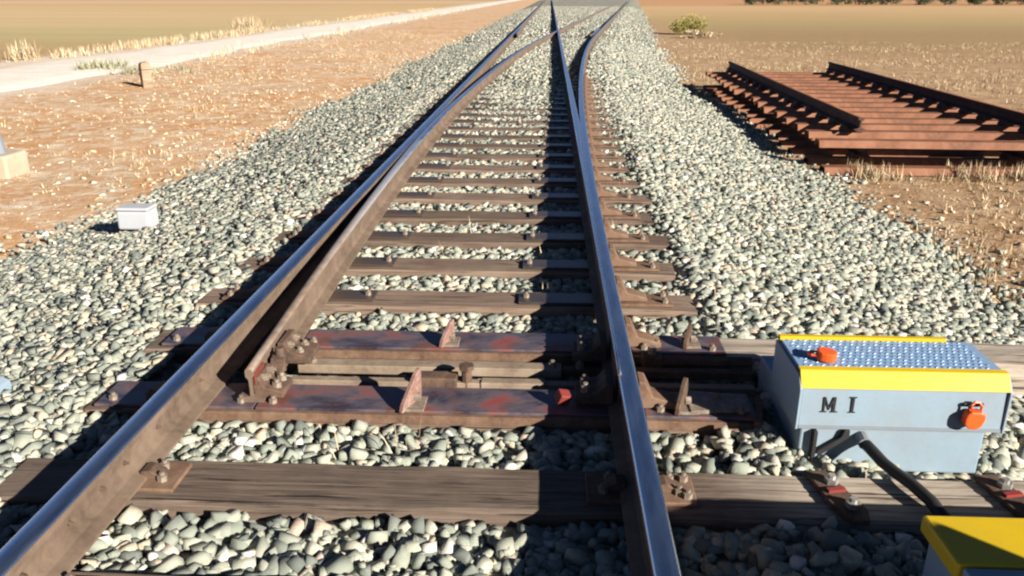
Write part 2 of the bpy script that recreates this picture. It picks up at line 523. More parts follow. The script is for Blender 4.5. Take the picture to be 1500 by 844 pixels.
# ------------------------------------------------------------------ ground sheet
def hash_noise(x, y):
    return (math.sin(x * 1.7 + y * 0.9) + math.sin(x * 0.6 - y * 1.3 + 2) + math.sin(x * 3.1 + y * 2.3 + 1) * 0.5 + math.sin(x * 5.7 - y * 4.9) * 0.3) / 2.8
def ground_z(x, y):
    d = math.hypot(x, y)
    k = 0.045 * max(0.0, 1 - d / 60)
    z = GROUND_Z + k * hash_noise(x, y)
    if -15.8 < x < -10.8: z = GROUND_Z + k * 0.2 * hash_noise(x, y)
    return z
def axis_vals(a0, a1, fine0, fine1, step):
    vals = list(np.arange(fine0, fine1 + 1e-6, step))
    s = step; v = fine1
    while v < a1:
        s *= 1.35; v += s; vals.append(v)
    s = step; v = fine0
    while v > a0:
        s *= 1.35; v -= s; vals.insert(0, v)
    return vals
gx = axis_vals(-2500, 2500, -20, 20, 0.35)
gy = axis_vals(-300, 4000, 1, 45, 0.4)
gv = [(x, y, ground_z(x, y)) for y in gy for x in gx]
nx = len(gx)
gf = [(j * nx + i, j * nx + i + 1, (j + 1) * nx + i + 1, (j + 1) * nx + i) for j in range(len(gy) - 1) for i in range(nx - 1)]
me = bpy.data.meshes.new('ground')
me.from_pydata(gv, [], gf)
me.materials.append(M['ground'])
for p in me.polygons: p.use_smooth = True
tag(link('ground', me), 'dry orange soil and tilled fields on both sides of the line', 'ground', kind='structure')

# pale gravel path
pys = list(np.arange(-5, 60, 0.7)) + list(np.arange(60, 200, 3)) + list(np.arange(200, 900, 25))
pv, pf = [], []
PN = 9
for j, y in enumerate(pys):
    l = -15.4 + 0.25 * math.sin(y * 0.21) + 0.15 * math.sin(y * 0.9); r = -11.2 + 0.3 * math.sin(y * 0.27 + 1) + 0.15 * math.sin(y * 1.1)
    bend = 0.0
    for i in range(PN):
        t = i / (PN - 1)
        z = GROUND_Z + 0.05 * (1 - abs(2 * t - 1) ** 4) - 0.03 * (1 if i in (0, PN - 1) else 0) + 0.012 + 0.012 * hash_noise(l + t * 4, y * 1.3)
        if i in (0, PN - 1): z = GROUND_Z - 0.03
        pv.append((l + (r - l) * t + bend, y, z))
for j in range(len(pys) - 1):
    for i in range(PN - 1):
        a = j * PN + i
        pf.append((a, a + 1, a + 1 + PN, a + PN))
me = bpy.data.meshes.new('gravel_path')
me.from_pydata(pv, [], pf)
me.materials.append(M['path'])
for p in me.polygons: p.use_smooth = True
tag(link('gravel_path', me), 'pale gravel farm path running alongside the railway', 'path', kind='structure')

# ------------------------------------------------------------------ ballast bed
bys = list(np.arange(-1.0, 20, 0.15)) + list(np.arange(20, 60, 0.6)) + list(np.arange(60, 300, 6))
bv, bf = [], []
BN = 61
for y in bys:
    l, r = toe_l(y) - 0.15, toe_r(y) + 0.15
    for i in range(BN):
        x = l + (r - l) * i / (BN - 1)
        z = ballast_z(x, y) - 0.012
        if i in (0, BN - 1): z = GROUND_Z - 0.06
        bv.append((x, y, z + 0.006 * hash_noise(x * 5, y * 5)))
for j in range(len(bys) - 1):
    for i in range(BN - 1):
        a = j * BN + i
        bf.append((a, a + 1, a + 1 + BN, a + BN))
me = bpy.data.meshes.new('ballast_bed')
me.from_pydata(bv, [], bf)
me.materials.append(M['bed'])
for p in me.polygons: p.use_smooth = True
bed = tag(link('ballast_bed', me), 'grey green crushed stone ballast under the tracks', 'ballast', kind='structure')

# crushed stone shapes
def hull_variant(npts, seed, flat=0.75):
    """crushed rock: a crooked block with chopped corners"""
    r = random.Random(seed)
    bm = bmesh.new()
    ax = (r.uniform(0.95, 1.25), r.uniform(0.62, 0.95), r.uniform(0.42, 0.75))
    corners = [Vector((sx * r.uniform(0.45, 1.0), sy * r.uniform(0.45, 1.0), sz * r.uniform(0.45, 1.0))) for sx in (-1, 1) for sy in (-1, 1) for sz in (-1, 1)]
    r.shuffle(corners)
    pts = list(corners)
    for k in range(max(0, npts - 8)):           # a chopped corner is two points instead of one
        c = corners[k % 8]
        pts[k % 8] = Vector((c.x * r.uniform(0.5, 0.9), c.y, c.z * r.uniform(0.8, 1.1)))
        pts.append(Vector((c.x, c.y * r.uniform(0.3, 0.8), c.z * r.uniform(0.4, 0.9))))
    for v in pts:
        bm.verts.new((v.x * ax[0], v.y * ax[1], v.z * ax[2]))
    res = bmesh.ops.convex_hull(bm, input=bm.verts[:])
    junk = [g for g in res['geom_interior'] + res['geom_unused'] if isinstance(g, bmesh.types.BMVert) and g.is_valid]
    bmesh.ops.delete(bm, geom=list(set(junk)), context='VERTS')
    bmesh.ops.triangulate(bm, faces=bm.faces)
    bmesh.ops.recalc_face_normals(bm, faces=bm.faces)
    bm.verts.index_update()
    V = np.array([v.co[:] for v in bm.verts])
    Fc = np.array([[v.index for v in f.verts] for f in bm.faces])
    bm.free()
    return V, Fc
near_var = [hull_variant(12, 100 + i) for i in range(28)]
far_var = [hull_variant(8, 300 + i) for i in range(14)]

def rot_mats(n, tilt=0.6):
    """spin about the vertical, then a modest tilt: stones come to rest on their flat sides"""
    a = rng.uniform(0, 2 * np.pi, n); b = rng.uniform(0, 2 * np.pi, n); c = rng.normal(0, tilt, n)
    z0, o1 = np.zeros(n), np.ones(n)
    Rz = np.stack([np.stack([np.cos(a), -np.sin(a), z0], -1), np.stack([np.sin(a), np.cos(a), z0], -1), np.stack([z0, z0, o1], -1)], 1)
    kx, ky = np.cos(b), np.sin(b)
    cc, ss, v = np.cos(c), np.sin(c), 1 - np.cos(c)
    Rt = np.stack([np.stack([cc + kx * kx * v, kx * ky * v, ky * ss], -1), np.stack([kx * ky * v, cc + ky * ky * v, -kx * ss], -1), np.stack([-ky * ss, kx * ss, cc], -1)], 1)
    return Rt @ Rz

def np_mesh(name, V, Fc, tint, mat):
    me = bpy.data.meshes.new(name)
    nf = len(Fc); k = Fc.shape[1]
    me.vertices.add(len(V))
    me.vertices.foreach_set('co', V.astype(np.float32).ravel())
    me.loops.add(nf * k)
    me.loops.foreach_set('vertex_index', Fc.astype(np.int32).ravel())
    me.polygons.add(nf)
    me.polygons.foreach_set('loop_start', np.arange(0, nf * k, k, dtype=np.int32))
    me.polygons.foreach_set('loop_total', np.full(nf, k, dtype=np.int32))
    at = me.attributes.new('tint', 'FLOAT', 'FACE')
    at.data.foreach_set('value', tint.astype(np.float32))
    me.update(calc_edges=True)
    me.materials.append(mat)
    return me

def join_rocks(variants, pos, size, tint, squash=1.0):
    which = rng.integers(0, len(variants), len(pos))
    Rm = rot_mats(len(pos))
    Vs, Fs, Ts, base = [], [], [], 0
    for k, (v, f) in enumerate(variants):
        idx = np.nonzero(which == k)[0]
        if len(idx) == 0: continue
        vv = np.einsum('nij,vj->nvi', Rm[idx], v) * size[idx][:, None, None]
        vv[:, :, 2] *= squash
        vv += pos[idx][:, None, :]
        n = len(idx)
        ff = f[None] + (np.arange(n) * len(v))[:, None, None] + base
        Vs.append(vv.reshape(-1, 3)); Fs.append(ff.reshape(-1, 3)); Ts.append(np.repeat(tint[idx], len(f)))
        base += n * len(v)
    return np.concatenate(Vs), np.concatenate(Fs), np.concatenate(Ts)

# sleepers: (back edge y, x0, x1, kind)
SLEEPERS = []
for i in range(-1, 26):
    yb = SL_Y0 + SL_P * i
    x0 = -1.31 + random.uniform(-0.04, 0.03)
    x1 = 1.34 + random.uniform(-0.03, 0.05) + max(0, off(yb) - 0.05)
    kind = 'plain'
    if i == 0: x1, kind = 3.1, 'pale'
    if i in (1, 2): x1, kind = 2.95 if i == 2 else 1.42, 'plated'
    SLEEPERS.append((i, yb, x0, x1, kind))
SLEEPERS.append((40, 35.2, -1.35, 3.3, 'plain'))

MACH = (1.44, 2.20, 2.60, 2.95)
def blocked(x, y, m):
    for i, yb, x0, x1, kind in SLEEPERS:
        if i == 40: continue
        if yb - SL_W - m < y < yb + m and x0 - m < x < x1 + m: return True
    if MACH[0] - m < x < MACH[1] + m and MACH[2] - m + 0.05 < y < MACH[3] + m: return True
    if 1.52 < x < 2.77 and 1.39 < y < 1.82: return True
    return False

def cam_project(P):
    P = np.atleast_2d(P) - np.array(CAM)
    m = np.array(cam.rotation_euler.to_matrix())
    L = P @ m
    z = -L[:, 2]
    return np.stack([W_PX / 2 + F_PX * L[:, 0] / z, H_PX / 2 - F_PX * L[:, 1] / z], -1), z

def scatter(y0, y1, dens, smin, smax, zj, margin):
    area = (y1 - y0) * 8.0
    n = int(area * dens)
    ys = rng.uniform(y0, y1, n)
    out, sz = [], []
    for y in ys:
        l, r = toe_l(y) - 0.45, toe_r(y) + 0.45
        if rng.random() > (r - l) / 8.0 and r - l < 8: continue
        x = rng.uniform(l, r)
        s = smin + (smax - smin) * rng.random() ** 1.8
        if blocked(x, y, s * margin) and not (x < -1.2 and y > 4.5 and rng.random() < 0.25) and not (y > 8.0 and rng.random() < min(0.6, (y - 8.0) / 11.0)): continue
        e = min(x - l, r - x)
        if e < 0.75 and rng.random() > 0.02 + (e / 0.75) ** 2.2: continue
        z = max(ballast_z(x, y), GROUND_Z + 0.005) + rng.uniform(-zj, zj * 0.9)
        # keep below the rail foot
        for rx in (-GC, GC + off(y)):
            if abs(x - rx) < 0.10: z = min(z, Z_FOOT - 0.012 - s * 0.9)
        out.append((x, y, z)); sz.append(s)
    return np.array(out), np.array(sz)
p1, s1 = scatter(1.3, 7.0, 1150, 0.019, 0.043, 0.013, 0.55)
p2, s2 = scatter(7.0, 15.0, 600, 0.023, 0.045, 0.012, 0.5)
p3, s3 = scatter(15.0, 32.0, 170, 0.03, 0.055, 0.015, 0.5)
p4, s4 = scatter(32.0, 120.0, 22, 0.04, 0.075, 0.012, 0.5)
# the 300 stones that show largest become stones of their own
px, zc = cam_project(p1)
inview = (px[:, 0] > 0) & (px[:, 0] < W_PX) & (px[:, 1] > 0) & (px[:, 1] < H_PX - 8) & (p1[:, 2] > np.array([ballast_z(a, b) for a, b in p1[:, :2]]) - 0.002)
score = np.where(inview, s1 / zc, -1)
order = np.argsort(-score)
own = order[:300]
rest = np.ones(len(p1), bool); rest[own] = False
def tints(n): return np.where(rng.random(n) < 0.12, rng.uniform(0.84, 1.0, n), rng.random(n) * 0.86)
V1, F1, T1 = join_rocks(near_var, p1[rest], s1[rest], tints(rest.sum()))
P2 = np.concatenate([p2, p3, p4]); S2 = np.concatenate([s2, s3, s4])
V2, F2, T2 = join_rocks(far_var, P2, S2, tints(len(P2)))
me = np_mesh('crushed_stone', np.concatenate([V1, V2]), np.concatenate([F1, F2 + len(V1)]), np.concatenate([T1, T2]), M['stone'])
tag(link('crushed_stone', me, bed), kind='stuff')
big_var = [hull_variant(14, 500 + i) for i in range(40)]
own_meshes = []
for k, (v, f) in enumerate(big_var):
    own_meshes.append(np_mesh('stone', v, f, np.full(len(f), ((k * 17) % 40) / 40.0 + 0.01), M['stone']))
for k in own:
    o = link('stone', own_meshes[int(rng.integers(0, 40))], bed, tuple(p1[k]))
    s = float(s1[k]) * 1.05
    o.scale = (s, s, s)
    o.rotation_euler = (rng.normal(0, 0.55), rng.normal(0, 0.55), rng.uniform(0, 6.28))

# ------------------------------------------------------------------ rails
BODY = [(-0.070, 0.0), (0.070, 0.0), (0.070, 0.011), (0.030, 0.024), (0.010, 0.038), (0.008, 0.075), (0.010, 0.108), (0.018, 0.117),
        (-0.018, 0.117), (-0.010, 0.108), (-0.008, 0.075), (-0.010, 0.038), (-0.030, 0.024), (-0.070, 0.011)]
HEAD = [(-0.018, 0.1175), (0.018, 0.1175), (0.036, 0.124), (0.0365, 0.146), (0.034, 0.153), (0.027, 0.1575), (0.0, 0.159), (-0.027, 0.1575), (-0.034, 0.153), (-0.0365, 0.146), (-0.036, 0.124)]
def ys_between(a, b):
    out, y = [a], a
    while y < b - 1e-6:
        y = min(b, y + (0.25 if y < 12 else (0.8 if y < 50 else 5.0)))
        out.append(y)
    return out
def sweep(profile, path, mats, name, parent, top=None, z0=Z_FOOT, warp=None):
    n = len(profile)
    vs, fs, mi = [], [], []
    for (x, y) in path:
        for (u, z) in profile:
            uu, zz = (u, z) if warp is None else warp(u, z, y)
            vs.append((x + uu, y, z0 + zz))
    for j in range(len(path) - 1):
        for k in range(n):
            a, b = j * n + k, j * n + (k + 1) % n
            fs.append((a, b, b + n, a + n))
            mi.append(1 if top is not None and top[0] <= k < top[1] else 0)
    fs += [tuple(range(n))[::-1], tuple(range((len(path) - 1) * n, len(path) * n))]
    mi += [0, 0]
    me = bpy.data.meshes.new(name)
    me.from_pydata(vs, [], fs)
    me.polygons.foreach_set('material_index', mi)
    for m in mats: me.materials.append(m)
    bm = bmesh.new(); bm.from_mesh(me)
    bmesh.ops.recalc_face_normals(bm, faces=bm.faces)
    bm.to_mesh(me); bm.free()
    if top is not None:
        for p in me.polygons:
            p.use_smooth = p.material_index == 1
    return link(name, me, parent)

def make_rail(name, label, fx, y0, y1, head_mat, warp=None, z0=Z_FOOT, body_mat='rail_web'):
    root = tag(empty(name, (0, 0, 0)), label, 'rail', 'rails of the turnout')
    path = [(fx(y), y) for y in ys_between(y0, y1)]
    sweep(BODY, path, [M[body_mat]], 'rail_web', root, None, z0, warp)
    sweep(HEAD, path, [M[body_mat], M[head_mat]], 'rail_head', root, (3, 9), z0, warp)
    return root

left_stock = make_rail('stock_rail', 'straight running rail with sunlit brown web beside the open switch blade', lambda y: -GC, -1.2, 260, 'rail_head')
right_stock = make_rail('stock_rail', 'running rail that curves away past the far frog, outermost toward the blue machine', lambda y: GC + off(y), -1.2, 200, 'rail_head')
def thin_right(u, z, y):
    # closed straight blade: gauge face stays on the line, planed thin towards the tip
    w = min(0.073, max(0.012, off(y) - 0.001))
    if w >= 0.073: return u, z
    k = w / 0.073
    hi = -0.0365 + w
    if z > 0.03:
        return max(-0.0365, min(hi, u * k - 0.0365 * (1 - k))), z
    return max(-0.07, min(hi, u)), max(z, 0.0)
right_blade = make_rail('switch_rail', 'straight switch blade pressed tight against the rail beside the blue machine', lambda y: GC, Y_TIP, 240, 'rail_head', thin_right, Z_FOOT + 0.003)
def left_x(y): return -GC + off(y) + open_blade(y)
def thin_left(u, z, y):
    k = min(1.0, 0.42 + (y - Y_TIP) / 5.0 * 0.58)
    drop = 0.012 * max(0.0, 1 - (y - Y_TIP) / 1.2)
    if z > 0.03: return 0.0365 - (0.0365 - u) * k if True else u, z - drop
    return max(-0.03, u) if y < 6 else u, z
left_blade = make_rail('switch_rail', 'curved switch blade standing open with a rusty bolted tip', left_x, Y_TIP, 35.0, 'blade_head', thin_left, Z_FOOT + 0.002)
far_div = make_rail('closure_rail', 'far rail of the diverging track running on beyond the frog', lambda y: -GC + off(y), 35.6, 200, 'rail_head', None, Z_FOOT - 0.002)
def flare(xc, ya, yb, sgn):
    def fx(y):
        t = max(0.0, 1 - min(y - ya, yb - y) / 0.8)
        return xc(y) + sgn * 0.07 * t
    return fx
make_rail('check_rail', 'short rusty check rail beside the straight rail opposite the frog', flare(lambda y: -GC + 0.125, 31.5, 38.5, 1), 31.5, 38.5, 'blade_head', None, Z_FOOT + 0.01)
make_rail('check_rail', 'short rusty check rail inside the curved rail opposite the frog', flare(lambda y: GC + off(y) - 0.125, 31.5, 38.5, -1), 31.5, 38.5, 'blade_head', None, Z_FOOT + 0.01)

# bolts on rail webs
def hexbolt(mb, p, d, r=0.014, l=0.016, n=6):
    p = Vector(p); d = Vector(d).normalized()
    mb.cyl(p - d * 0.004, p + d * l, r, r, n)
    mb.cyl(p + d * l, p + d * (l + 0.012), r * 0.55, r * 0.5, 8)
    return mb
for y in (1.72, 1.95, 2.13, 2.28, 2.52, 2.9):
    MB_ = hexbolt(MB(), (-GC + 0.008, y, Z_FOOT + 0.072), (1, 0, 0), 0.009, 0.006)
    MB_.build('web_bolt', M['dark_rust'], left_stock)

# left blade tip: foot bracket, clamps and bolts
bx_ = left_x(Y_TIP + 0.15)
tip = MB()
tip.prism([(bx_ + 0.03, 0.03), (bx_ + 0.15, 0.03), (bx_ + 0.15, 0.055), (bx_ + 0.075, 0.075), (bx_ + 0.055, 0.12), (bx_ + 0.03, 0.12)], 'y', Y_TIP + 0.02, Y_TIP + 0.16)
br = tip.build('tip_bracket', M['dark_rust'], left_blade, bevel=0.004)
tip2 = MB()
tip2.prism([(bx_ + 0.03, 0.03), (bx_ + 0.17, 0.03), (bx_ + 0.17, 0.06), (bx_ + 0.08, 0.085), (bx_ + 0.06, 0.13), (bx_ + 0.03, 0.13)], 'y', Y_TIP + 0.34, Y_TIP + 0.50)
br2 = tip2.build('tip_bracket', M['dark_rust'], left_blade, bevel=0.004)
for yy, b in ((Y_TIP + 0.06, br), (Y_TIP + 0.125, br), (Y_TIP + 0.38, br2), (Y_TIP + 0.46, br2)):
    hexbolt(MB(), (bx_ + 0.115, yy, 0.055), (0, 0, 1), 0.02, 0.028).build('bolt', M['bolt'], b)
    hexbolt(MB(), (bx_ + 0.05, yy, 0.10), (1, 0, 0.2), 0.017, 0.03).build('bolt', M['bolt'], b)
m = MB(); m.box((bx_ + 0.06, Y_TIP + 0.25, 0.085), (0.05, 0.09, 0.06), (0, 0.2, 0.1))
m.cyl((bx_ + 0.07, Y_TIP + 0.25, 0.04), (bx_ + 0.07, Y_TIP + 0.25, 0.15), 0.022, 0.02, 10)
m.build('rod_lug', M['dark_rust'], left_blade, bevel=0.003)
MB().box((bx_ + 0.043, Y_TIP + 0.07, 0.115), (0.004, 0.11, 0.05)).build('red_mark', M['red'], left_blade)
# right blade tip brackets
bxr = GC - 0.05
for q, ya in enumerate((Y_TIP + 0.02, Y_TIP + 0.42)):
    m = MB(); m.prism([(bxr, 0.03), (bxr - 0.15, 0.03), (bxr - 0.15, 0.06), (bxr - 0.06, 0.085), (bxr - 0.03, 0.12), (bxr, 0.12)], 'y', ya, ya + 0.15)
    b = m.build('tip_bracket', M['dark_rust'], right_blade, bevel=0.004)
    for yy in (ya + 0.04, ya + 0.11):
        hexbolt(MB(), (bxr - 0.11, yy, 0.065), (0, 0, 1), 0.02, 0.03).build('bolt', M['bolt'], b)
m = MB(); m.box((bxr - 0.20, Y_TIP + 0.03, 0.055), (0.05, 0.05, 0.05), (0.3, 0.3, 0.4)).build('red_mark', M['red'], right_blade, bevel=0.006)

# ------------------------------------------------------------------ sleepers and what is bolted to them
def sleeper_mesh(x0, x1, mat, seed):
    r = random.Random(seed)
    nseg = max(6, int((x1 - x0) / 0.22))
    prof = [(-SL_W / 2, -0.15), (-SL_W / 2, -0.012), (-SL_W / 2 + 0.010, 0.0), (0, 0.0), (SL_W / 2 - 0.010, 0.0), (SL_W / 2, -0.012), (SL_W / 2, -0.15)]
    vs, fs, n = [], [], len(prof)
    for j in range(nseg + 1):
        x = x0 + (x1 - x0) * j / nseg
        e = 0.012 if j in (0, nseg) else 0.0
        for (y, z) in prof:
            zz = z + (r.uniform(-0.004, 0.002) - e * 0.5 if z > -0.1 else 0)
            vs.append((x + r.uniform(-0.008, 0.008) * (j in (0, nseg)), y + r.uniform(-0.003, 0.003), zz))
    for j in range(nseg):
        for k in range(n):
            a, b = j * n + k, j * n + (k + 1) % n
            fs.append((a, b, b + n, a + n))
    fs += [tuple(range(n))[::-1], tuple(range(nseg * n, (nseg + 1) * n))]
    me = bpy.data.meshes.new('timber')
    me.from_pydata(vs, [], fs)
    bm = bmesh.new(); bm.from_mesh(me)
    bmesh.ops.recalc_face_normals(bm, faces=bm.faces)
    bm.to_mesh(me); bm.free()
    me.materials.append(mat)
    return me

# shared small parts
def plate_mesh(w, d=0.165, h=0.015, mat='rust'):
    return MB().box((0, 0, h / 2 + 0.0005), (w, d, h)).mesh('plate', M[mat], 0.003, seg=1)
plate_outer = plate_mesh(0.36)
plate_slide = plate_mesh(0.46, 0.15, 0.0155, 'slide')
brace_mesh = MB().prism([(0.0, 0.0), (0.17, 0.0), (0.17, 0.02), (0.06, 0.05), (0.03, 0.112), (0.0, 0.118)], 'y', -0.05, 0.05).mesh('brace', M['rust'], 0.004, seg=1)
bolt_mesh = hexbolt(MB(), (0, 0, 0), (0, 0, 1), 0.017, 0.022).mesh('bolt', M['bolt'])
lug_mesh = MB().prism([(0.0, 0.0), (0.055, 0.0), (0.055, 0.012), (0.02, 0.034), (-0.012, 0.03), (-0.012, 0.018), (0.0, 0.016)], 'y', -0.03, 0.03).mesh('clip', M['dark_rust'], 0.002, seg=1)

ORD = ['first', 'second', 'third', 'fourth', 'fifth', 'sixth', 'seventh', 'eighth', 'ninth', 'tenth', 'eleventh', 'twelfth', 'thirteenth', 'fourteenth', 'fifteenth', 'sixteenth', 'seventeenth', 'eighteenth', 'nineteenth', 'twentieth', 'twenty-first', 'twenty-second', 'twenty-third', 'twenty-fourth']
roots = {}
for i, yb, x0, x1, kind in SLEEPERS:
    yc = yb - SL_W / 2
    s = empty('sleeper', (0, yc, 0), random.uniform(-0.006, 0.006) if kind == 'plain' else 0.0)
    roots[i] = s
    mat = M['wood_pale'] if kind == 'pale' or i == 2 else M['wood']
    link('timber', sleeper_mesh(x0, x1, mat, 40 + i), s)
    if kind == 'plain':
        tag(s, '%s worn timber sleeper beyond the plated one with the small fin' % ORD[max(0, min(i, 26) - 3)], 'sleeper', 'plain timber sleepers under the turnout')
    if i >= 24 or i < -1: continue
    if i == 40: continue
    if kind == 'plated': continue
    b1 = -GC
    b2 = GC + off(yc)
    # outer plates with clips, slide plates under the blades
    for rx, sg in ((b1, -1), (b2, 1)):
        inner = 0.23 if i < 1 else 0.0
        p = link('base_plate', plate_outer, s, (rx + sg * (0.17 if i >= 1 else 0.0), 0, 0))
        for dy in (-0.05, 0.05):
            link('bolt', bolt_mesh, p, (sg * 0.14 if i >= 1 else sg * 0.15, dy, 0.014))
        if i >= 1:
            br = link('rail_brace', brace_mesh, s, (rx + sg * 0.045, 0, 0.018))
            if sg < 0: br.rotation_euler = (0, 0, math.pi)
            sp = link('slide_plate', plate_slide, s, (rx - sg * (0.25 if sg < 0 else 0.245), 0, 0))
            link('bolt', bolt_mesh, sp, (-sg * 0.19, 0.0, 0.013))
        else:
            for tsg in (-1, 1):
                c = link('rail_clip', lug_mesh, s, (rx + tsg * 0.062, 0, 0.016))
                if tsg < 0: c.rotation_euler = (0, 0, math.pi)
                link('bolt', bolt_mesh, s, (rx + tsg * 0.10, 0.045, 0.015))
                link('bolt', bolt_mesh, s, (rx + tsg * 0.125, -0.03, 0.015))
tag(roots[0], 'wide dark foreground sleeper whose far end is pale weathered wood with clamps', 'sleeper', 'timber sleepers of the switch')
roots[-1]['label'] = 'dark timber sleeper before the one with pale weathered end'
roots[40]['label'] = 'lone timber sleeper showing across the bed at the distant frog'
tag(roots[1], 'sleeper with red and dark steel plate and tall fin, next to pale-ended one', 'sleeper', 'timber sleepers of the switch')
tag(roots[2], 'sleeper with dark steel plate and small fin, running behind the blue machine', 'sleeper', 'timber sleepers of the switch')

for i in (1, 2):
    s = roots[i]
    for (xa, xb) in ((-1.27, -0.62), (-0.61, 0.93), (0.945, 1.38)):
        m = MB(); m.bx(xa, xb, -0.105 if i == 1 else -0.10, 0.105, 0.0035, 0.0155)
        gp = m.build('gauge_plate', M['plate'], s, bevel=0.002, seg=1)
        for bx0 in (xa + 0.06, xb - 0.06):
            link('bolt', bolt_mesh, gp, (bx0, -0.06, 0.012))
    # rust coloured angle edge along the front of the timber
    MB().bx(-1.15, 1.3, -SL_W / 2 - 0.006, -SL_W / 2 + 0.018, -0.03, 0.009).build('angle_edge', M['rust'], s, bevel=0.002, seg=1)
    for xx in (-GC, GC):
        sg = 1 if xx > 0 else -1
        c = link('rail_brace', brace_mesh, s, (xx + sg * 0.045, 0, 0.018))
        if sg < 0: c.rotation_euler = (0, 0, math.pi)
        link('bolt', bolt_mesh, s, (xx + sg * 0.20, -0.03, 0.015))
    for xx in (1.06, 1.25):
        link('bolt', bolt_mesh, s, (xx, 0.03, 0.015)); 
# upright fins
def fin(parent, x, y, h, d, lean=0.0, mat='fin', back=1):
    m = MB()
    m.prism([(y - d * 0.75, 0.016), (y + d * 0.3, 0.016), (y + d * 0.3, 0.05), (y + d * 0.12, h), (y - d * 0.1, h * 0.93), (y - d * 0.7, 0.05)], 'x', x - 0.010, x + 0.010)
    ca, sa = math.cos(R(-24)), math.sin(R(-24))
    m.v = [(x + (p[0] - x) * ca - (p[1] - y) * sa + lean * (p[2] - 0.016), y + (p[0] - x) * sa + (p[1] - y) * ca, p[2]) for p in m.v]
    f = m.build('stop_fin', M[mat], parent, bevel=0.003, seg=1)
    m = MB(); m.bx(x - 0.035, x + 0.05, y - d * 0.6, y + d * 0.3, 0.0158, 0.028)
    m.build('fin_foot', M['bolt'], f, bevel=0.002, seg=1)
    m = MB(); m.cyl((x + 0.006, y - 0.01, 0.05), (x + 0.028, y - 0.01, 0.05), 0.017, 0.017, 6)
    m.build('fin_bolt', M['bolt'], f)
    return f
fin(roots[1], 0.02, -0.04, 0.17, 0.13, 0.12)
fin(roots[2], 0.09, -0.02, 0.13, 0.11, 0.1)
fin(roots[1], 1.10, -0.02, 0.14, 0.12, mat='dark_rust')
fin(roots[2], 1.22, 0.0, 0.12, 0.09, mat='dark_rust')
m = MB(); m.prism([(1.12, -0.09), (1.36, -0.06), (1.36, 0.06), (1.12, 0.09)], 'z', 0.0162, 0.034)
m.build('fin_foot', M['bolt'], roots[1], bevel=0.003)
m = MB(); m.box((1.40, -0.03, 0.01), (0.03, 0.24, 0.02), (0, 0, -0.25)); m.build('bracing_bar', M['rust'], roots[1], bevel=0.003)

# clamps on the pale end of the foreground sleeper
for cx, mat in ((1.50, 'dark_rust'), (2.07, 'dark_rust')):
    m = MB(); m.prism([(cx - 0.05, 0.12), (cx + 0.02, 0.13), (cx + 0.085, -0.10), (cx + 0.07, -0.16), (cx + 0.02, -0.16), (cx - 0.02, -0.08)], 'z', 0.002, 0.022)
    cl = m.build('clamp_plate', M[mat], roots[0], bevel=0.004)
    for (dx, dy) in ((0.015, 0.05), (0.04, -0.085)):
        mm = hexbolt(MB(), (cx + dx, dy, 0.02), (0, 0, 1), 0.024, 0.022); mm.build('bolt', M['bright_steel'], cl)
    MB().box((cx + 0.015, 0.0, 0.027), (0.06, 0.02, 0.012), (0, 0, 0.2)).build('red_bar', M['red'], cl)

# ------------------------------------------------------------------ throw rods between the plated sleepers
yA, yB = SL_Y0 + SL_P + 0.075, SL_Y0 + SL_P + 0.20
r1 = tag(empty('throw_rod', (0, yA, 0)), 'brown steel throw rod with a joint block, close to the tall fin', 'rod', 'switch rods')
MB().bx(-0.56, 1.44, -0.022, 0.022, -0.045, -0.002).build('bar', M['tan_rod'], r1, bevel=0.004)
m = MB(); m.bx(-0.02, 0.17, -0.04, 0.04, -0.052, 0.026); m.build('joint_block', M['dark_rust'], r1, bevel=0.006)
m = MB(); m.cyl((0.21, 0, -0.03), (0.21, 0, 0.055), 0.024, 0.022, 8); m.cyl((0.21, 0, 0.055), (0.21, 0, 0.075), 0.034, 0.034, 6); m.build('pin', M['dark_rust'], r1)
m = MB(); m.bx(0.27, 0.55, -0.028, 0.028, -0.048, 0.004); m.build('sleeve', M['tan_rod'], r1, bevel=0.006)
r2 = tag(empty('detector_rod', (0, yB + 0.01, 0)), 'flat tan detector rod, next to the plate with the small fin', 'rod', 'switch rods')
MB().bx(-0.56, 0.62, -0.035, 0.035, -0.03, 0.012).build('bar', M['tan_rod'], r2, bevel=0.004)
MB().bx(0.625, 1.46, -0.022, 0.022, -0.03, 0.006).build('bar', M['dark_rust'], r2, bevel=0.004)
for xx in (-0.50, 0.58, 0.70):
    hexbolt(MB(), (xx, 0, 0.008), (0, 0, 1), 0.02, 0.02).build('bolt', M['bolt'], r2)
# drive gear between rail and machine
r3 = tag(empty('drive_rod', (0, 3.32, 0)), 'black drive rod entering the left end of the blue machine', 'rod', 'switch rods')
m = MB(); m.cyl((0.98, 0.03, 0.0), (1.47, 0.0, 0.02), 0.024, 0.024, 10); m.build('bar', M['dark_rust'], r3)
m = MB(); m.box((1.03, 0.03, 0.0), (0.09, 0.07, 0.08)); m.build('clevis', M['dark_rust'], r3, bevel=0.006)
m = MB(); m.cyl((1.03, 0.03, 0.03), (1.03, 0.03, 0.075), 0.018, 0.018, 8); m.build('pin', M['bolt'], r3)

# ------------------------------------------------------------------ blue switch machine with yellow edged lid, marked M I
x0, x1, y0, y1 = 1.45, 2.19, 2.61, 2.93
mach = tag(empty('switch_machine', ((x0 + x1) / 2, (y0 + y1) / 2, -0.09)), 'pale blue switch machine box with yellow edged tread lid and letters M I', 'switch machine')
off_p = Vector(mach.location)
def mp(o):
    o.location = Vector(o.location) - off_p
    return o
m = MB(); m.bx(x0 + 0.03, x1 - 0.055, y0 + 0.015, y1 + 0.30, -0.09, 0.098); base = mp(m.build('base_case', M['blue'], mach, bevel=0.006))
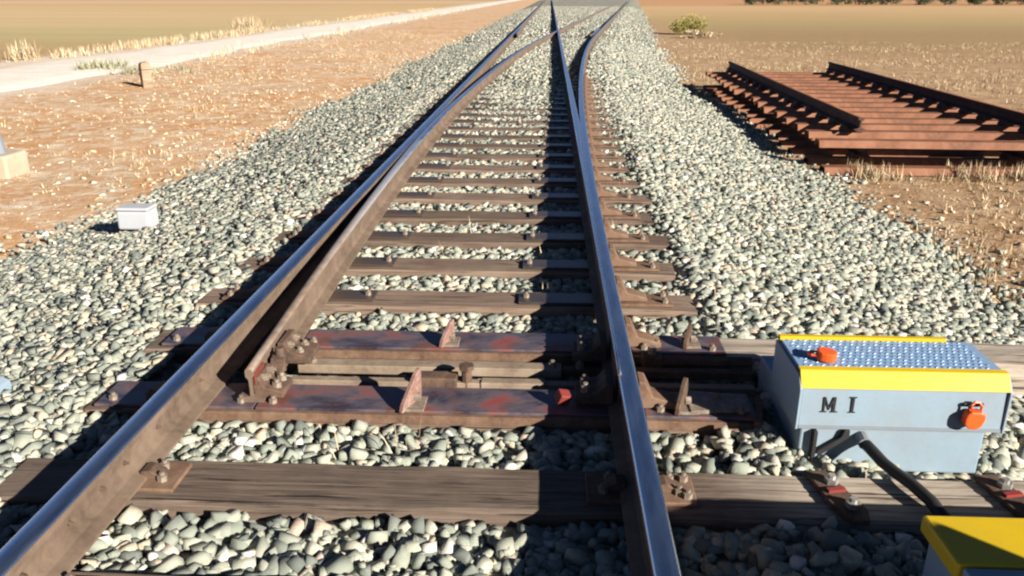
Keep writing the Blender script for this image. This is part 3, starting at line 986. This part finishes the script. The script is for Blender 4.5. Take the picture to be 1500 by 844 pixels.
# lid shell: side profile extruded along x
m = MB(); m.prism([(y0, 0.10), (y1 + 0.01, 0.10), (y1 + 0.01, 0.302), (y0 + 0.035, 0.302), (y0 + 0.004, 0.262)], 'x', x0 + 0.012, x1 - 0.012); lid = mp(m.build('lid', M['blue'], mach, bevel=0.004))
def lp(o):
    return o            # children of the lid share its frame
m = MB(); m.prism([(y0 - 0.004, 0.254), (y0 + 0.033, 0.311), (y0 + 0.062, 0.3125), (y0 + 0.062, 0.3055), (y0 + 0.036, 0.3045), (y0 + 0.0025, 0.254)], 'x', x0 + 0.006, x1 - 0.006); m.build('yellow_edge', M['yellow'], lid, bevel=0.0015, seg=1)
m = MB(); m.bx(x0 + 0.006, x1 - 0.10, y1 - 0.012, y1 + 0.014, 0.298, 0.320); m.build('yellow_edge', M['yellow'], lid, bevel=0.002, seg=1)
m = MB(); m.bx(x0 + 0.012, x1 - 0.012, y0 + 0.065, y1 - 0.014, 0.3025, 0.308); tp = m.build('tread_plate', M['blue_top'], lid, bevel=0.0015, seg=1)
# lozenge tread
m = MB()
nr, nc = 9, 30
for a in range(nr):
    for b in range(nc):
        cx = x0 + 0.035 + (b + 0.5 * (a % 2)) * (x1 - x0 - 0.07) / nc
        cy = y0 + 0.078 + a * (y1 - y0 - 0.10) / (nr - 1)
        if cy > y1 - 0.02: continue
        an = 0.7 if (a + b) % 2 else -0.7
        ca, sa = math.cos(an), math.sin(an)
        L_, W_ = 0.0115, 0.0045
        pts = [(cx + ca * u - sa * v, cy + sa * u + ca * v) for u, v in ((-L_, 0), (0, -W_), (L_, 0), (0, W_))]
        vs = [(p[0], p[1], 0.3078) for p in pts] + [(cx + (p[0] - cx) * 0.6, cy + (p[1] - cy) * 0.6, 0.3108) for p in pts]
        m.add(vs, [(4, 5, 6, 7), (0, 1, 5, 4), (1, 2, 6, 5), (2, 3, 7, 6), (3, 0, 4, 7)])
o = m.build('tread_lozenges', M['blue_top'], tp); o['kind'] = 'stuff'
# end cheeks of the lid
for xa, xb in ((x0, x0 + 0.0115), (x1 - 0.0115, x1)):
    m = MB(); m.prism([(y0 - 0.006, 0.09), (y1 + 0.016, 0.09), (y1 + 0.016, 0.296), (y0 + 0.030, 0.296), (y0 - 0.006, 0.252)], 'x', xa, xb); m.build('end_cheek', M['blue'], lid, bevel=0.003, seg=1)
MB().bx(x0 + 0.014, x1 - 0.014, y0 - 0.003, y0 + 0.006, 0.094, 0.106).build('lid_rim', M['galv'], lid)
# lettering M I
zf, tf = y0 - 0.002, 0.0025
def stroke(m, pts):
    m.prism(pts, 'y', zf - tf + 0.002, zf + 0.004)
def letter_M(x, z, h):
    m = MB(); w = h * 0.95
    stroke(m, [(x + 0.005, z), (x + 0.0105, z), (x + 0.0105, z + h), (x + 0.005, z + h)])
    stroke(m, [(x + w - 0.0155, z), (x + w - 0.006, z), (x + w - 0.006, z + h), (x + w - 0.0155, z + h)])
    stroke(m, [(x + 0.0112, z + h), (x + 0.0112, z + h * 0.78), (x + w * 0.47, z + 0.004), (x + w * 0.47, z + h * 0.28)])
    stroke(m, [(x + w * 0.475, z + 0.004), (x + w * 0.475, z + h * 0.3), (x + w - 0.0162, z + h * 0.95), (x + w - 0.0162, z + h * 0.62)])
    stroke(m, [(x - 0.003, z - 0.004), (x + 0.018, z - 0.004), (x + 0.018, z - 0.0002), (x - 0.003, z - 0.0002)])
    stroke(m, [(x + w - 0.021, z - 0.004), (x + w + 0.003, z - 0.004), (x + w + 0.003, z - 0.0002), (x + w - 0.021, z - 0.0002)])
    return m
letter_M(x0 + 0.088, 0.164, 0.056).build('lettering', M['black'], lid)
m = MB(); xi = x0 + 0.190
stroke(m, [(xi + 0.001, 0.1635), (xi + 0.010, 0.1635), (xi + 0.010, 0.219), (xi + 0.001, 0.219)])
stroke(m, [(xi - 0.006, 0.160), (xi + 0.017, 0.160), (xi + 0.017, 0.1633), (xi - 0.006, 0.1633)])
stroke(m, [(xi - 0.006, 0.2192), (xi + 0.017, 0.2192), (xi + 0.017, 0.2225), (xi - 0.006, 0.2225)])
m.build('lettering', M['black'], lid)
# padlocks
def padlock(cx, cy, cz, rot, label):
    r = tag(empty('padlock', (cx, cy, cz)), label, 'padlock', 'orange padlocks on the machine')
    r.rotation_euler = rot
    m = MB(); m.prism([(-0.033, -0.005), (-0.03, -0.028), (-0.012, -0.042), (0.010, -0.044), (0.030, -0.028), (0.036, -0.002), (0.034, 0.018), (0.018, 0.028), (-0.018, 0.026), (-0.03, 0.014)], 'y', -0.036, 0.0)
    m.build('lock_body', M['orange'], r, bevel=0.006)
    m = MB(); m.tube([(-0.018, -0.018, 0.02), (-0.018, -0.018, 0.045), (-0.008, -0.014, 0.056), (0.008, -0.012, 0.056), (0.018, -0.018, 0.045), (0.018, -0.018, 0.02)], 0.005, 6)
    m.build('shackle', M['orange'], r)
    return r
padlock(x1 - 0.13, y0 - 0.004, 0.165, (0, 0.1, 0), 'orange padlock hanging on the front face of the blue machine')
m = MB(); m.bx(x1 - 0.165, x1 - 0.095, y0 - 0.012, y0 - 0.001, 0.20, 0.212); m.build('hasp', M['black'], lid, bevel=0.002, seg=1)
pl = padlock(x0 + 0.115, y1 - 0.20, 0.3125, (R(-88), 0, R(75)), 'orange padlock lying on the tread lid of the blue machine')
# cable gland and flexible cable
m = MB(); m.cyl((x0 + 0.25, y0 + 0.014, 0.055), (x0 + 0.25, y0 - 0.03, 0.05), 0.026, 0.024, 12); m.build('cable_gland', M['galv'], base)
m = MB(); m.bx(x0 + 0.07, x0 + 0.085, y0 - 0.012, y0 + 0.016, -0.03, 0.085); m.build('shadow_strip', M['black'], base, bevel=0.002, seg=1)  # black strip standing in for a cast shadow on the base case
m = MB(); m.prism([(x0 + 0.10, -0.02), (x0 + 0.20, 0.06), (x0 + 0.20, 0.09), (x0 + 0.18, 0.09), (x0 + 0.17, 0.06), (x0 + 0.09, 0.0)], 'y', y0 - 0.006, y0 + 0.0165); m.build('shadow_wedge', M['black'], base, bevel=0.002, seg=1)  # shadow beside the cable fitting, built as a slanted black piece
cab = [(x0 + 0.25, y0 - 0.02, 0.05), (x0 + 0.262, y0 - 0.07, 0.045), (x0 + 0.28, y0 - 0.12, 0.032), (x0 + 0.30, y0 - 0.17, 0.028), (x0 + 0.325, y0 - 0.26, 0.034), (x0 + 0.35, y0 - 0.34, 0.028), (x0 + 0.365, y0 - 0.41, 0.012), (x0 + 0.37, y0 - 0.46, -0.03), (x0 + 0.37, y0 - 0.50, -0.08)]
m = MB(); m.tube(cab, 0.021, 10)
tag(m.build('flexible_cable', M['rubber'], smooth=True), 'thick black flexible cable running from the blue machine over the pale sleeper', 'cable')

# second yellow lidded box near the foreground sleeper
bx0, bx1, by0, by1, bz = 1.53, 2.75, 1.40, 1.81, 0.30
sec = tag(empty('junction_box', ((bx0 + bx1) / 2, (by0 + by1) / 2, -0.09)), 'blue trackside box with plain flat yellow lid, past the pale sleeper end', 'box')
def sp_(o):
    o.location = Vector(o.location) - Vector(sec.location); return o
m = MB(); m.bx(bx0 + 0.02, bx1 - 0.02, by0 + 0.02, by1 - 0.02, -0.09, bz - 0.05); sp_(m.build('case', M['blue'], sec, bevel=0.006))
m = MB(); m.bx(bx0, bx1, by0 + 0.215, by1, bz - 0.0495, bz); sp_(m.build('lid', M['yellow'], sec, bevel=0.008))
m = MB(); m.bx(bx0 + 0.01, bx1 - 0.01, by0, by0 + 0.2085, bz - 0.0495, bz - 0.004); sp_(m.build('blue_top', M['blue'], sec, bevel=0.006))

# unseen grey cabinet, added as stand-in caster of the shadow on the yellow lid
cabn = tag(empty('shadow_cabinet', (2.56, 0.535, -0.25), R(28)), 'unseen grey cabinet added to cast a shadow over the yellow lidded box', 'cabinet')
m = MB(); m.bx(-0.19, 0.19, -0.22, 0.22, 0.06, 1.15); m.build('case', M['galv'], cabn, bevel=0.01)
m = MB(); m.bx(-0.22, 0.22, -0.25, 0.25, 0.0, 0.06); m.build('plinth', M['concrete'], cabn, bevel=0.01)
m = MB(); m.bx(-0.16, 0.16, -0.235, -0.221, 0.12, 1.1); d = m.build('door', M['galv'], cabn, bevel=0.003)
m = MB(); m.bx(0.10, 0.12, -0.255, -0.236, 0.55, 0.67); m.build('handle', M['black'], d, bevel=0.003)

# ------------------------------------------------------------------ left side: marker box, stake, footing
wz = ballast_z(-2.83, 6.3)
wb = tag(empty('ground_box', (-2.83, 6.30, wz)), 'small white box on a short stub at the ballast toe', 'box')
m = MB(); m.cyl((0, 0, -0.06), (0, 0, 0.09), 0.055, 0.05, 12); m.build('stub', M['galv'], wb)
m = MB(); m.bx(-0.135, 0.135, -0.09, 0.09, 0.03, 0.185); m.build('case', M['grey_case'], wb, bevel=0.02, seg=3)
m = MB(); m.bx(-0.137, 0.137, -0.092, 0.092, 0.1865, 0.215); m.build('lid', M['grey_case'], wb, bevel=0.014, seg=3)
st = tag(empty('wooden_stake', (-8.75, 18.7, GROUND_Z), R(42)), 'short square wooden stake standing in orange soil near the path', 'stake')
m = MB(); m.prism([(-0.105, -0.1), (0.105, -0.1), (0.10, 0.53), (0.06, 0.57), (-0.07, 0.55), (-0.10, 0.51)], 'y', -0.10, 0.10); m.build('post', M['stake'], st, bevel=0.008)
MB().box((0, 0, 0.40), (0.215, 0.206, 0.02)).build('wire_band', M['dark_rust'], st, bevel=0.003)
mp_ = tag(empty('signal_mast', (-6.02, 9.3, GROUND_Z)), 'grey tapered mast foot on a cream concrete block', 'mast')
m = MB(); m.bx(-0.26, 0.22, -0.22, 0.22, -0.1, 0.24); m.build('footing', M['concrete'], mp_, bevel=0.03, seg=3)
m = MB()
prev = 0.14
for za, zb, ra, rb in ((0.24, 0.75, 0.13, 0.07), (0.75, 3.6, 0.07, 0.055)):
    m.cyl((-0.04, 0, za - 0.002), (-0.04, 0, zb), ra, rb, 14)
m.build('pole', M['galv'], mp_, smooth=False)
lb = tag(empty('cable_cover', (-1.93, 3.05, -0.13)), 'pale blue cable cover lying on the ballast shoulder', 'cover')
m = MB(); m.prism([(-0.14, 0.0), (0.12, 0.0), (0.105, 0.09), (0.07, 0.11), (-0.1, 0.11), (-0.13, 0.09)], 'y', -0.07, 0.07); m.build('shell', M['blue'], lb, bevel=0.008)
m = MB(); m.cyl((-0.01, 0, 0.10), (-0.01, 0, 0.125), 0.018, 0.018, 8); m.build('cap_bolt', M['bolt'], lb)

# ------------------------------------------------------------------ stacked rusty track panels
def make_panel(name, label, org, rz, nsl, length, ls, ra, rb, zbase, rails, seed, z_slip=0.0):
    r_ = random.Random(seed)
    p = tag(empty(name, org, rz), label, 'track panel', 'old track panels stacked beside the line')
    prof = [(-0.125, 0.0), (-0.115, 0.0), (-0.075, 0.068), (0.075, 0.068), (0.115, 0.0), (0.125, 0.0), (0.085, 0.08), (-0.085, 0.08)]
    me = None
    for k in range(nsl):
        y = length * k / (nsl - 1)
        m = MB()
        vs = []
        L0 = -0.03 + r_.uniform(-0.05, 0.05); L1 = ls + r_.uniform(-0.08, 0.08)
        if k < 3:
            m.prism(prof, 'x', L0, L1); me = m.mesh('steel_sleeper', M['panel_rust'])
        o = link('steel_sleeper', me, p, (r_.uniform(-0.05, 0.05), y, zbase + r_.uniform(-0.006, 0.006)))
        o.rotation_euler = (r_.uniform(-0.02, 0.02), 0, r_.uniform(-0.012, 0.012))
        o.location.y += r_.uniform(-0.04, 0.04)
        for xr in (ra, rb):
            if rails and y > min(q[1] for q in rails if q[0] == xr or abs(q[0] - xr) < 0.1) - 0.05:
                link('rail_chair', clamp_me, o, (xr, 0, 0.0795))
    if rails:
        for xr, ya, yb in rails:
            def fx(y, xr=xr): return xr
            path = [(xr, ya), (xr, (ya + yb) / 2), (xr, yb)]
            w = sweep(BODY, path, [M['panel_rail']], 'rail_web', p, None, zbase + 0.131)
            sweep(HEAD, path, [M['panel_rail'], M['panel_rust']], 'rail_head', p, (5, 7), zbase + 0.131)
            m = MB()
            m.prism([(xr - 0.035, zbase + 0.19), (xr - 0.010, zbase + 0.19), (xr - 0.010, zbase + 0.26), (xr - 0.03, zbase + 0.26)], 'y', ya - 0.06, ya + 0.32)
            m.build('fishplate', M['panel_rail'], p, bevel=0.004)
    return p
clamp_me = MB().prism([(-0.12, 0.0), (0.12, 0.0), (0.12, 0.02), (0.085, 0.075), (0.072, 0.075), (0.072, 0.0505), (-0.072, 0.0505), (-0.072, 0.075), (-0.085, 0.075), (-0.12, 0.02)], 'y', -0.11, 0.11).mesh('rail_chair', M['panel_rail'], 0.004, seg=1)
PROT = R(-1.4)
PX, PY = 3.86, 9.95
make_panel('track_panel', 'top rusty track panel with two rails on red steel sleepers', (PX, PY, -0.155), PROT, 16, 9.0, 3.3, 0.55, 2.78, 0.0, [(0.55, 0.35, 9.25), (2.78, -0.15, 9.3)], 3)
low = make_panel('track_panel', 'lower rusty track panel sunk in dry grass under the top one', (PX - 0.02, PY - 0.12, -0.47), PROT, 17, 9.2, 3.1, 0.6, 2.5, 0.0, [(0.62, 0.3, 9.2), (2.55, 0.2, 9.2)], 5)
low.location.z = -0.46

# ------------------------------------------------------------------ vegetation
def blade_mesh(name, centres, hmin, hmax, nb, spread, mat, wid=0.006, lean=0.6, quad=True):
    n = len(centres) * nb
    c = np.repeat(np.array(centres), nb, axis=0)
    a = rng.uniform(0, 2 * np.pi, n)
    rad = rng.random(n) ** 0.7 * spread
    b0 = c + np.stack([np.cos(a) * rad, np.sin(a) * rad, np.zeros(n)], -1)
    h = rng.uniform(hmin, hmax, n)
    la = rng.uniform(0, 2 * np.pi, n)
    ll = rng.random(n) * lean
    tipv = b0 + np.stack([np.cos(la) * ll * h, np.sin(la) * ll * h, h * np.sqrt(np.clip(1 - ll * ll * 0.8, 0.05, 1))], -1)
    wv = np.stack([-np.sin(la + rng.normal(0, 0.6, n)), np.cos(la), np.zeros(n)], -1) * (wid * rng.uniform(0.6, 1.4, n))[:, None]
    mid = b0 * 0.45 + tipv * 0.55 + np.stack([np.zeros(n), np.zeros(n), h * 0.08], -1)
    V = np.stack([b0 - wv, b0 + wv, mid + wv * 0.8, mid - wv * 0.8, tipv], 1).reshape(-1, 3)
    base = np.arange(n)[:, None] * 5
    tri = np.concatenate([base + np.array([0, 1, 2]), base + np.array([0, 2, 3]), base + np.array([3, 2, 4])], 0)
    ti = np.tile(rng.random(n), 3)
    return np_mesh(name, V, tri, ti, mat)

def pts_in(n, fn):
    out = []
    while len(out) < n:
        p = fn()
        if p is not None: out.append(p)
    return out
def g(x, y): return (x, y, ground_z(x, y) - 0.01)
def in_panel(x, y): return 3.7 < x < 7.4 and 9.7 < y < 19.4
# stubble right of the ballast
def f_right():
    y = 4.0 + rng.random() ** 1.3 * 34
    x = toe_r(y) - 0.1 + rng.random() ** 0.9 * (3 + y * 0.55)
    if in_panel(x, y): return None
    if math.sin(x * 1.3 + y * 0.7) + math.sin(x * 0.5 - y * 1.1) + rng.normal(0, 0.8) < -0.3: return None
    return g(x, y)
me = blade_mesh('dry_grass', pts_in(6500, f_right), 0.03, 0.12, 7, 0.07, M['straw'], 0.005, 0.95)
tag(link('dry_grass', me), 'short dry straw grass and stubble right of the ballast', 'grass', kind='stuff')
# tufts close round the panels
def f_pan():
    s = rng.random()
    if s < 0.93:
        x, y = (rng.normal(4.35, 0.13) if rng.random() < 0.35 else rng.normal(5.9, 0.45)), rng.uniform(9.35, 9.9)
    else: x, y = rng.uniform(3.75, 4.0), rng.uniform(12, 19)
    return g(x, y)
me = blade_mesh('dry_grass', pts_in(70, f_pan), 0.06, 0.22, 14, 0.09, M['straw'], 0.005, 0.7)
tag(link('dry_grass', me), 'tall dry grass tufts growing against the stacked track panels', 'grass', kind='stuff')
me = blade_mesh('dry_stalks', [(x, y, ballast_z(x, y)) for x, y in zip(rng.uniform(-1.1, 1.9, 60), rng.uniform(1.9, 7.5, 60)) if not blocked(x, y, 0.02)], 0.05, 0.14, 3, 0.04, M['straw'], 0.0018, 0.95)
tag(link('dry_stalks', me), 'thin dry grass stalks poking up between the ballast stones', 'grass', kind='stuff')
# left straw litter
def f_left():
    y = 5 + rng.random() ** 1.2 * 45
    x = toe_l(y) - 0.05 - rng.random() * 7.2
    if math.sin(x * 1.1 + y * 0.5) + math.sin(x * 0.7 - y * 0.9 + 1) + rng.normal(0, 0.7) < 0.1: return None
    return g(x, y)
me = blade_mesh('dry_grass', pts_in(2600, f_left), 0.02, 0.08, 6, 0.09, M['straw'], 0.006, 1.0)
tag(link('dry_grass', me), 'thin straw litter over the orange soil left of the ballast', 'grass', kind='stuff')
# taller dry grass along the path edges
def f_path():
    y = 8 + rng.random() ** 1.4 * 110
    x = (-15.6 - rng.random() * 0.9) if rng.random() < 0.9 or y < 25 else (-10.9 + rng.normal(0, 0.5))
    if math.sin(y * 0.45) + math.sin(y * 0.17 + 1) + rng.normal(0, 0.9) < 0.2: return None
    return g(x, y)
me = blade_mesh('dry_grass', pts_in(1100, f_path), 0.08, 0.42, 9, 0.2, M['straw'], 0.010, 0.7)
tag(link('dry_grass', me), 'pale dry grass fringe along both edges of the gravel path', 'grass', kind='stuff')
# weeds by the path
def weed(label, x, y, r, h, n, mat, grp):
    c = [(x + rng.normal(0, r * 0.5), y + rng.normal(0, r * 0.5), ground_z(x, y) - 0.01) for _ in range(n)]
    me = blade_mesh('foliage', c, h * 0.3, h, 14, r * 0.28, M[mat], 0.014, 0.9)
    me.transform(Matrix.Translation((-x, -y, -ground_z(x, y))))
    e = tag(empty('weed_clump', (x, y, ground_z(x, y))), label, 'weed', grp)
    link('foliage', me, e)
    m = MB()
    for k in range(5):
        a = k * 1.257
        m.cyl((0, 0, -0.02), (math.cos(a) * r * 0.35, math.sin(a) * r * 0.35, h * 0.45), 0.008, 0.004, 5)
    m.build('stem', M['bark'], e)
weed('low grey green weed clump lapping over the nearer edge of the pale path', -12.3, 23.2, 0.75, 0.36, 30, 'weed', 'weeds along the path')
weed('wide thin greyish weed clump between the path and the wooden stake', -10.9, 22.6, 0.9, 0.26, 22, 'weed', 'weeds along the path')
weed('tall straw coloured weed on the far edge of the path, leaning', -16.6, 26.5, 0.45, 0.75, 10, 'straw', 'tall dry weeds beyond the path')
weed('bushy straw coloured weed on the far edge of the path', -17.2, 49.0, 0.9, 1.1, 20, 'straw', 'tall dry weeds beyond the path')

# yellow green shrub
def leaf_cloud(n, centre, rad, size, mat, name, lobes=7, flat=1.0, seed=1):
    r_ = np.random.default_rng(seed)
    lc = r_.normal(size=(lobes, 3)); lc /= np.linalg.norm(lc, axis=1)[:, None]
    lc *= r_.uniform(0.25, 0.7, (lobes, 1)); lc[:, 2] *= flat
    lr = r_.uniform(0.28, 0.52, lobes)
    w = r_.integers(0, lobes, n)
    d = r_.normal(size=(n, 3)); d /= np.linalg.norm(d, axis=1)[:, None]
    p = (lc[w] + d * (lr[w] * r_.random(n) ** 0.45)[:, None]) * np.array(rad) + np.array(centre)
    nrm = r_.normal(size=(n, 3)); nrm /= np.linalg.norm(nrm, axis=1)[:, None]
    t = np.cross(nrm, r_.normal(size=(n, 3))); t /= np.linalg.norm(t, axis=1)[:, None]
    b = np.cross(nrm, t)
    s = (size * r_.uniform(0.6, 1.4, n))[:, None]
    V = np.stack([p - t * s, p - b * s * 0.4, p + t * s, p + b * s * 0.4], 1).reshape(-1, 3)
    Fq = np.arange(n)[:, None] * 4 + np.array([0, 1, 2, 3])
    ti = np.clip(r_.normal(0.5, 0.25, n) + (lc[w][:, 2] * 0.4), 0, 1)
    return np_mesh(name, V, Fq, ti, M[mat])
sh = tag(empty('shrub', (8.0, 45.5, GROUND_Z)), 'yellow green shrub growing at the ballast edge far along the line', 'shrub')
link('foliage', leaf_cloud(2600, (0, 0, 0.5), (1.5, 1.0, 0.75), 0.05, 'shrub', 'foliage', 9, 0.8, 11), sh)
m = MB()
for k in range(7):
    a = k * 0.9
    m.cyl((math.cos(a) * 0.1, math.sin(a) * 0.1, -0.05), (math.cos(a) * 0.8, math.sin(a) * 0.5, 0.55), 0.02, 0.008, 5)
m.build('stem', M['bark'], sh)
sh2 = tag(empty('shrub', (7.6, 41.5, GROUND_Z)), 'low straw brown brush in front of the yellow green shrub', 'shrub')
link('foliage', leaf_cloud(900, (0, 0, 0.22), (1.2, 0.6, 0.35), 0.05, 'straw', 'foliage', 6, 0.6, 13), sh2)
m = MB()
for k in range(5):
    a = k * 1.25
    m.cyl((math.cos(a) * 0.1, math.sin(a) * 0.1, -0.05), (math.cos(a) * 0.6, math.sin(a) * 0.4, 0.3), 0.015, 0.006, 5)
m.build('stem', M['bark'], sh2)

# olive grove on the horizon
def tree_mesh(seed):
    r_ = random.Random(seed)
    m = MB()
    m.tube([(0, 0, -0.1), (0.05, 0.03, 0.3), (r_.uniform(-0.1, 0.1), 0.05, 0.8), (r_.uniform(-0.15, 0.15), 0, 1.2)], [0.24, 0.17, 0.14, 0.11], 8)
    for k in range(5):
        a = k * 1.26 + r_.uniform(-0.3, 0.3)
        m.tube([(0, 0.02, 0.9), (math.cos(a) * 0.5, math.sin(a) * 0.5, 1.5), (math.cos(a) * 1.1, math.sin(a) * 1.1, 2.0 + r_.uniform(-0.2, 0.5))], [0.09, 0.06, 0.03], 6)
    tr = m.mesh('trunk', M['bark'])
    cr = leaf_cloud(2000, (0, 0, 1.5), (3.2, 3.0, 1.9), 0.17, 'olive', 'crown', 13, 1.0, seed)
    return tr, cr
tvar = [tree_mesh(70 + k) for k in range(4)]
for row, (yd, n, xa, stp) in enumerate(((178, 15, 42, 5.6), (192, 15, 48, 5.8))):
    for k in range(n):
        tr, cr = tvar[random.randrange(4)]
        e = empty('olive_tree', (xa + k * stp + random.uniform(-0.5, 0.5), yd + random.uniform(-1, 1), GROUND_Z), random.uniform(0, 6.28))
        s = random.uniform(0.85, 1.15); e.scale = (s, s, s)
        tag(e, '%s olive tree counted from the railway in the %s row of the distant grove' % (ORD[k], 'front' if row == 0 else 'back'), 'tree', 'olive trees of the distant grove, front row' if row == 0 else 'olive trees of the distant grove, back row')
        link('trunk', tr, e); link('crown', cr, e)

# pale stones lying on the soil
def f_st():
    if rng.random() < 0.72:
        y = 5 + rng.random() ** 1.3 * 35
        x = toe_l(y) - 0.1 - rng.random() ** 1.2 * 7.0
    else:
        y = 4 + rng.random() * 12
        x = toe_r(y) + rng.random() ** 1.3 * 5
        if in_panel(x, y): return None
    return (x, y, ground_z(x, y) + 0.004)
pp = np.array(pts_in(4200, f_st))
ss = 0.010 + 0.036 * rng.random(len(pp)) ** 3.5
V, Fc, T = join_rocks(far_var, pp, ss, rng.random(len(pp)), 0.7)
tag(link('field_stones', np_mesh('field_stones', V, Fc, T, M['soil_stone'])), 'pale stones and clods scattered over the orange soil', 'stones', kind='stuff')
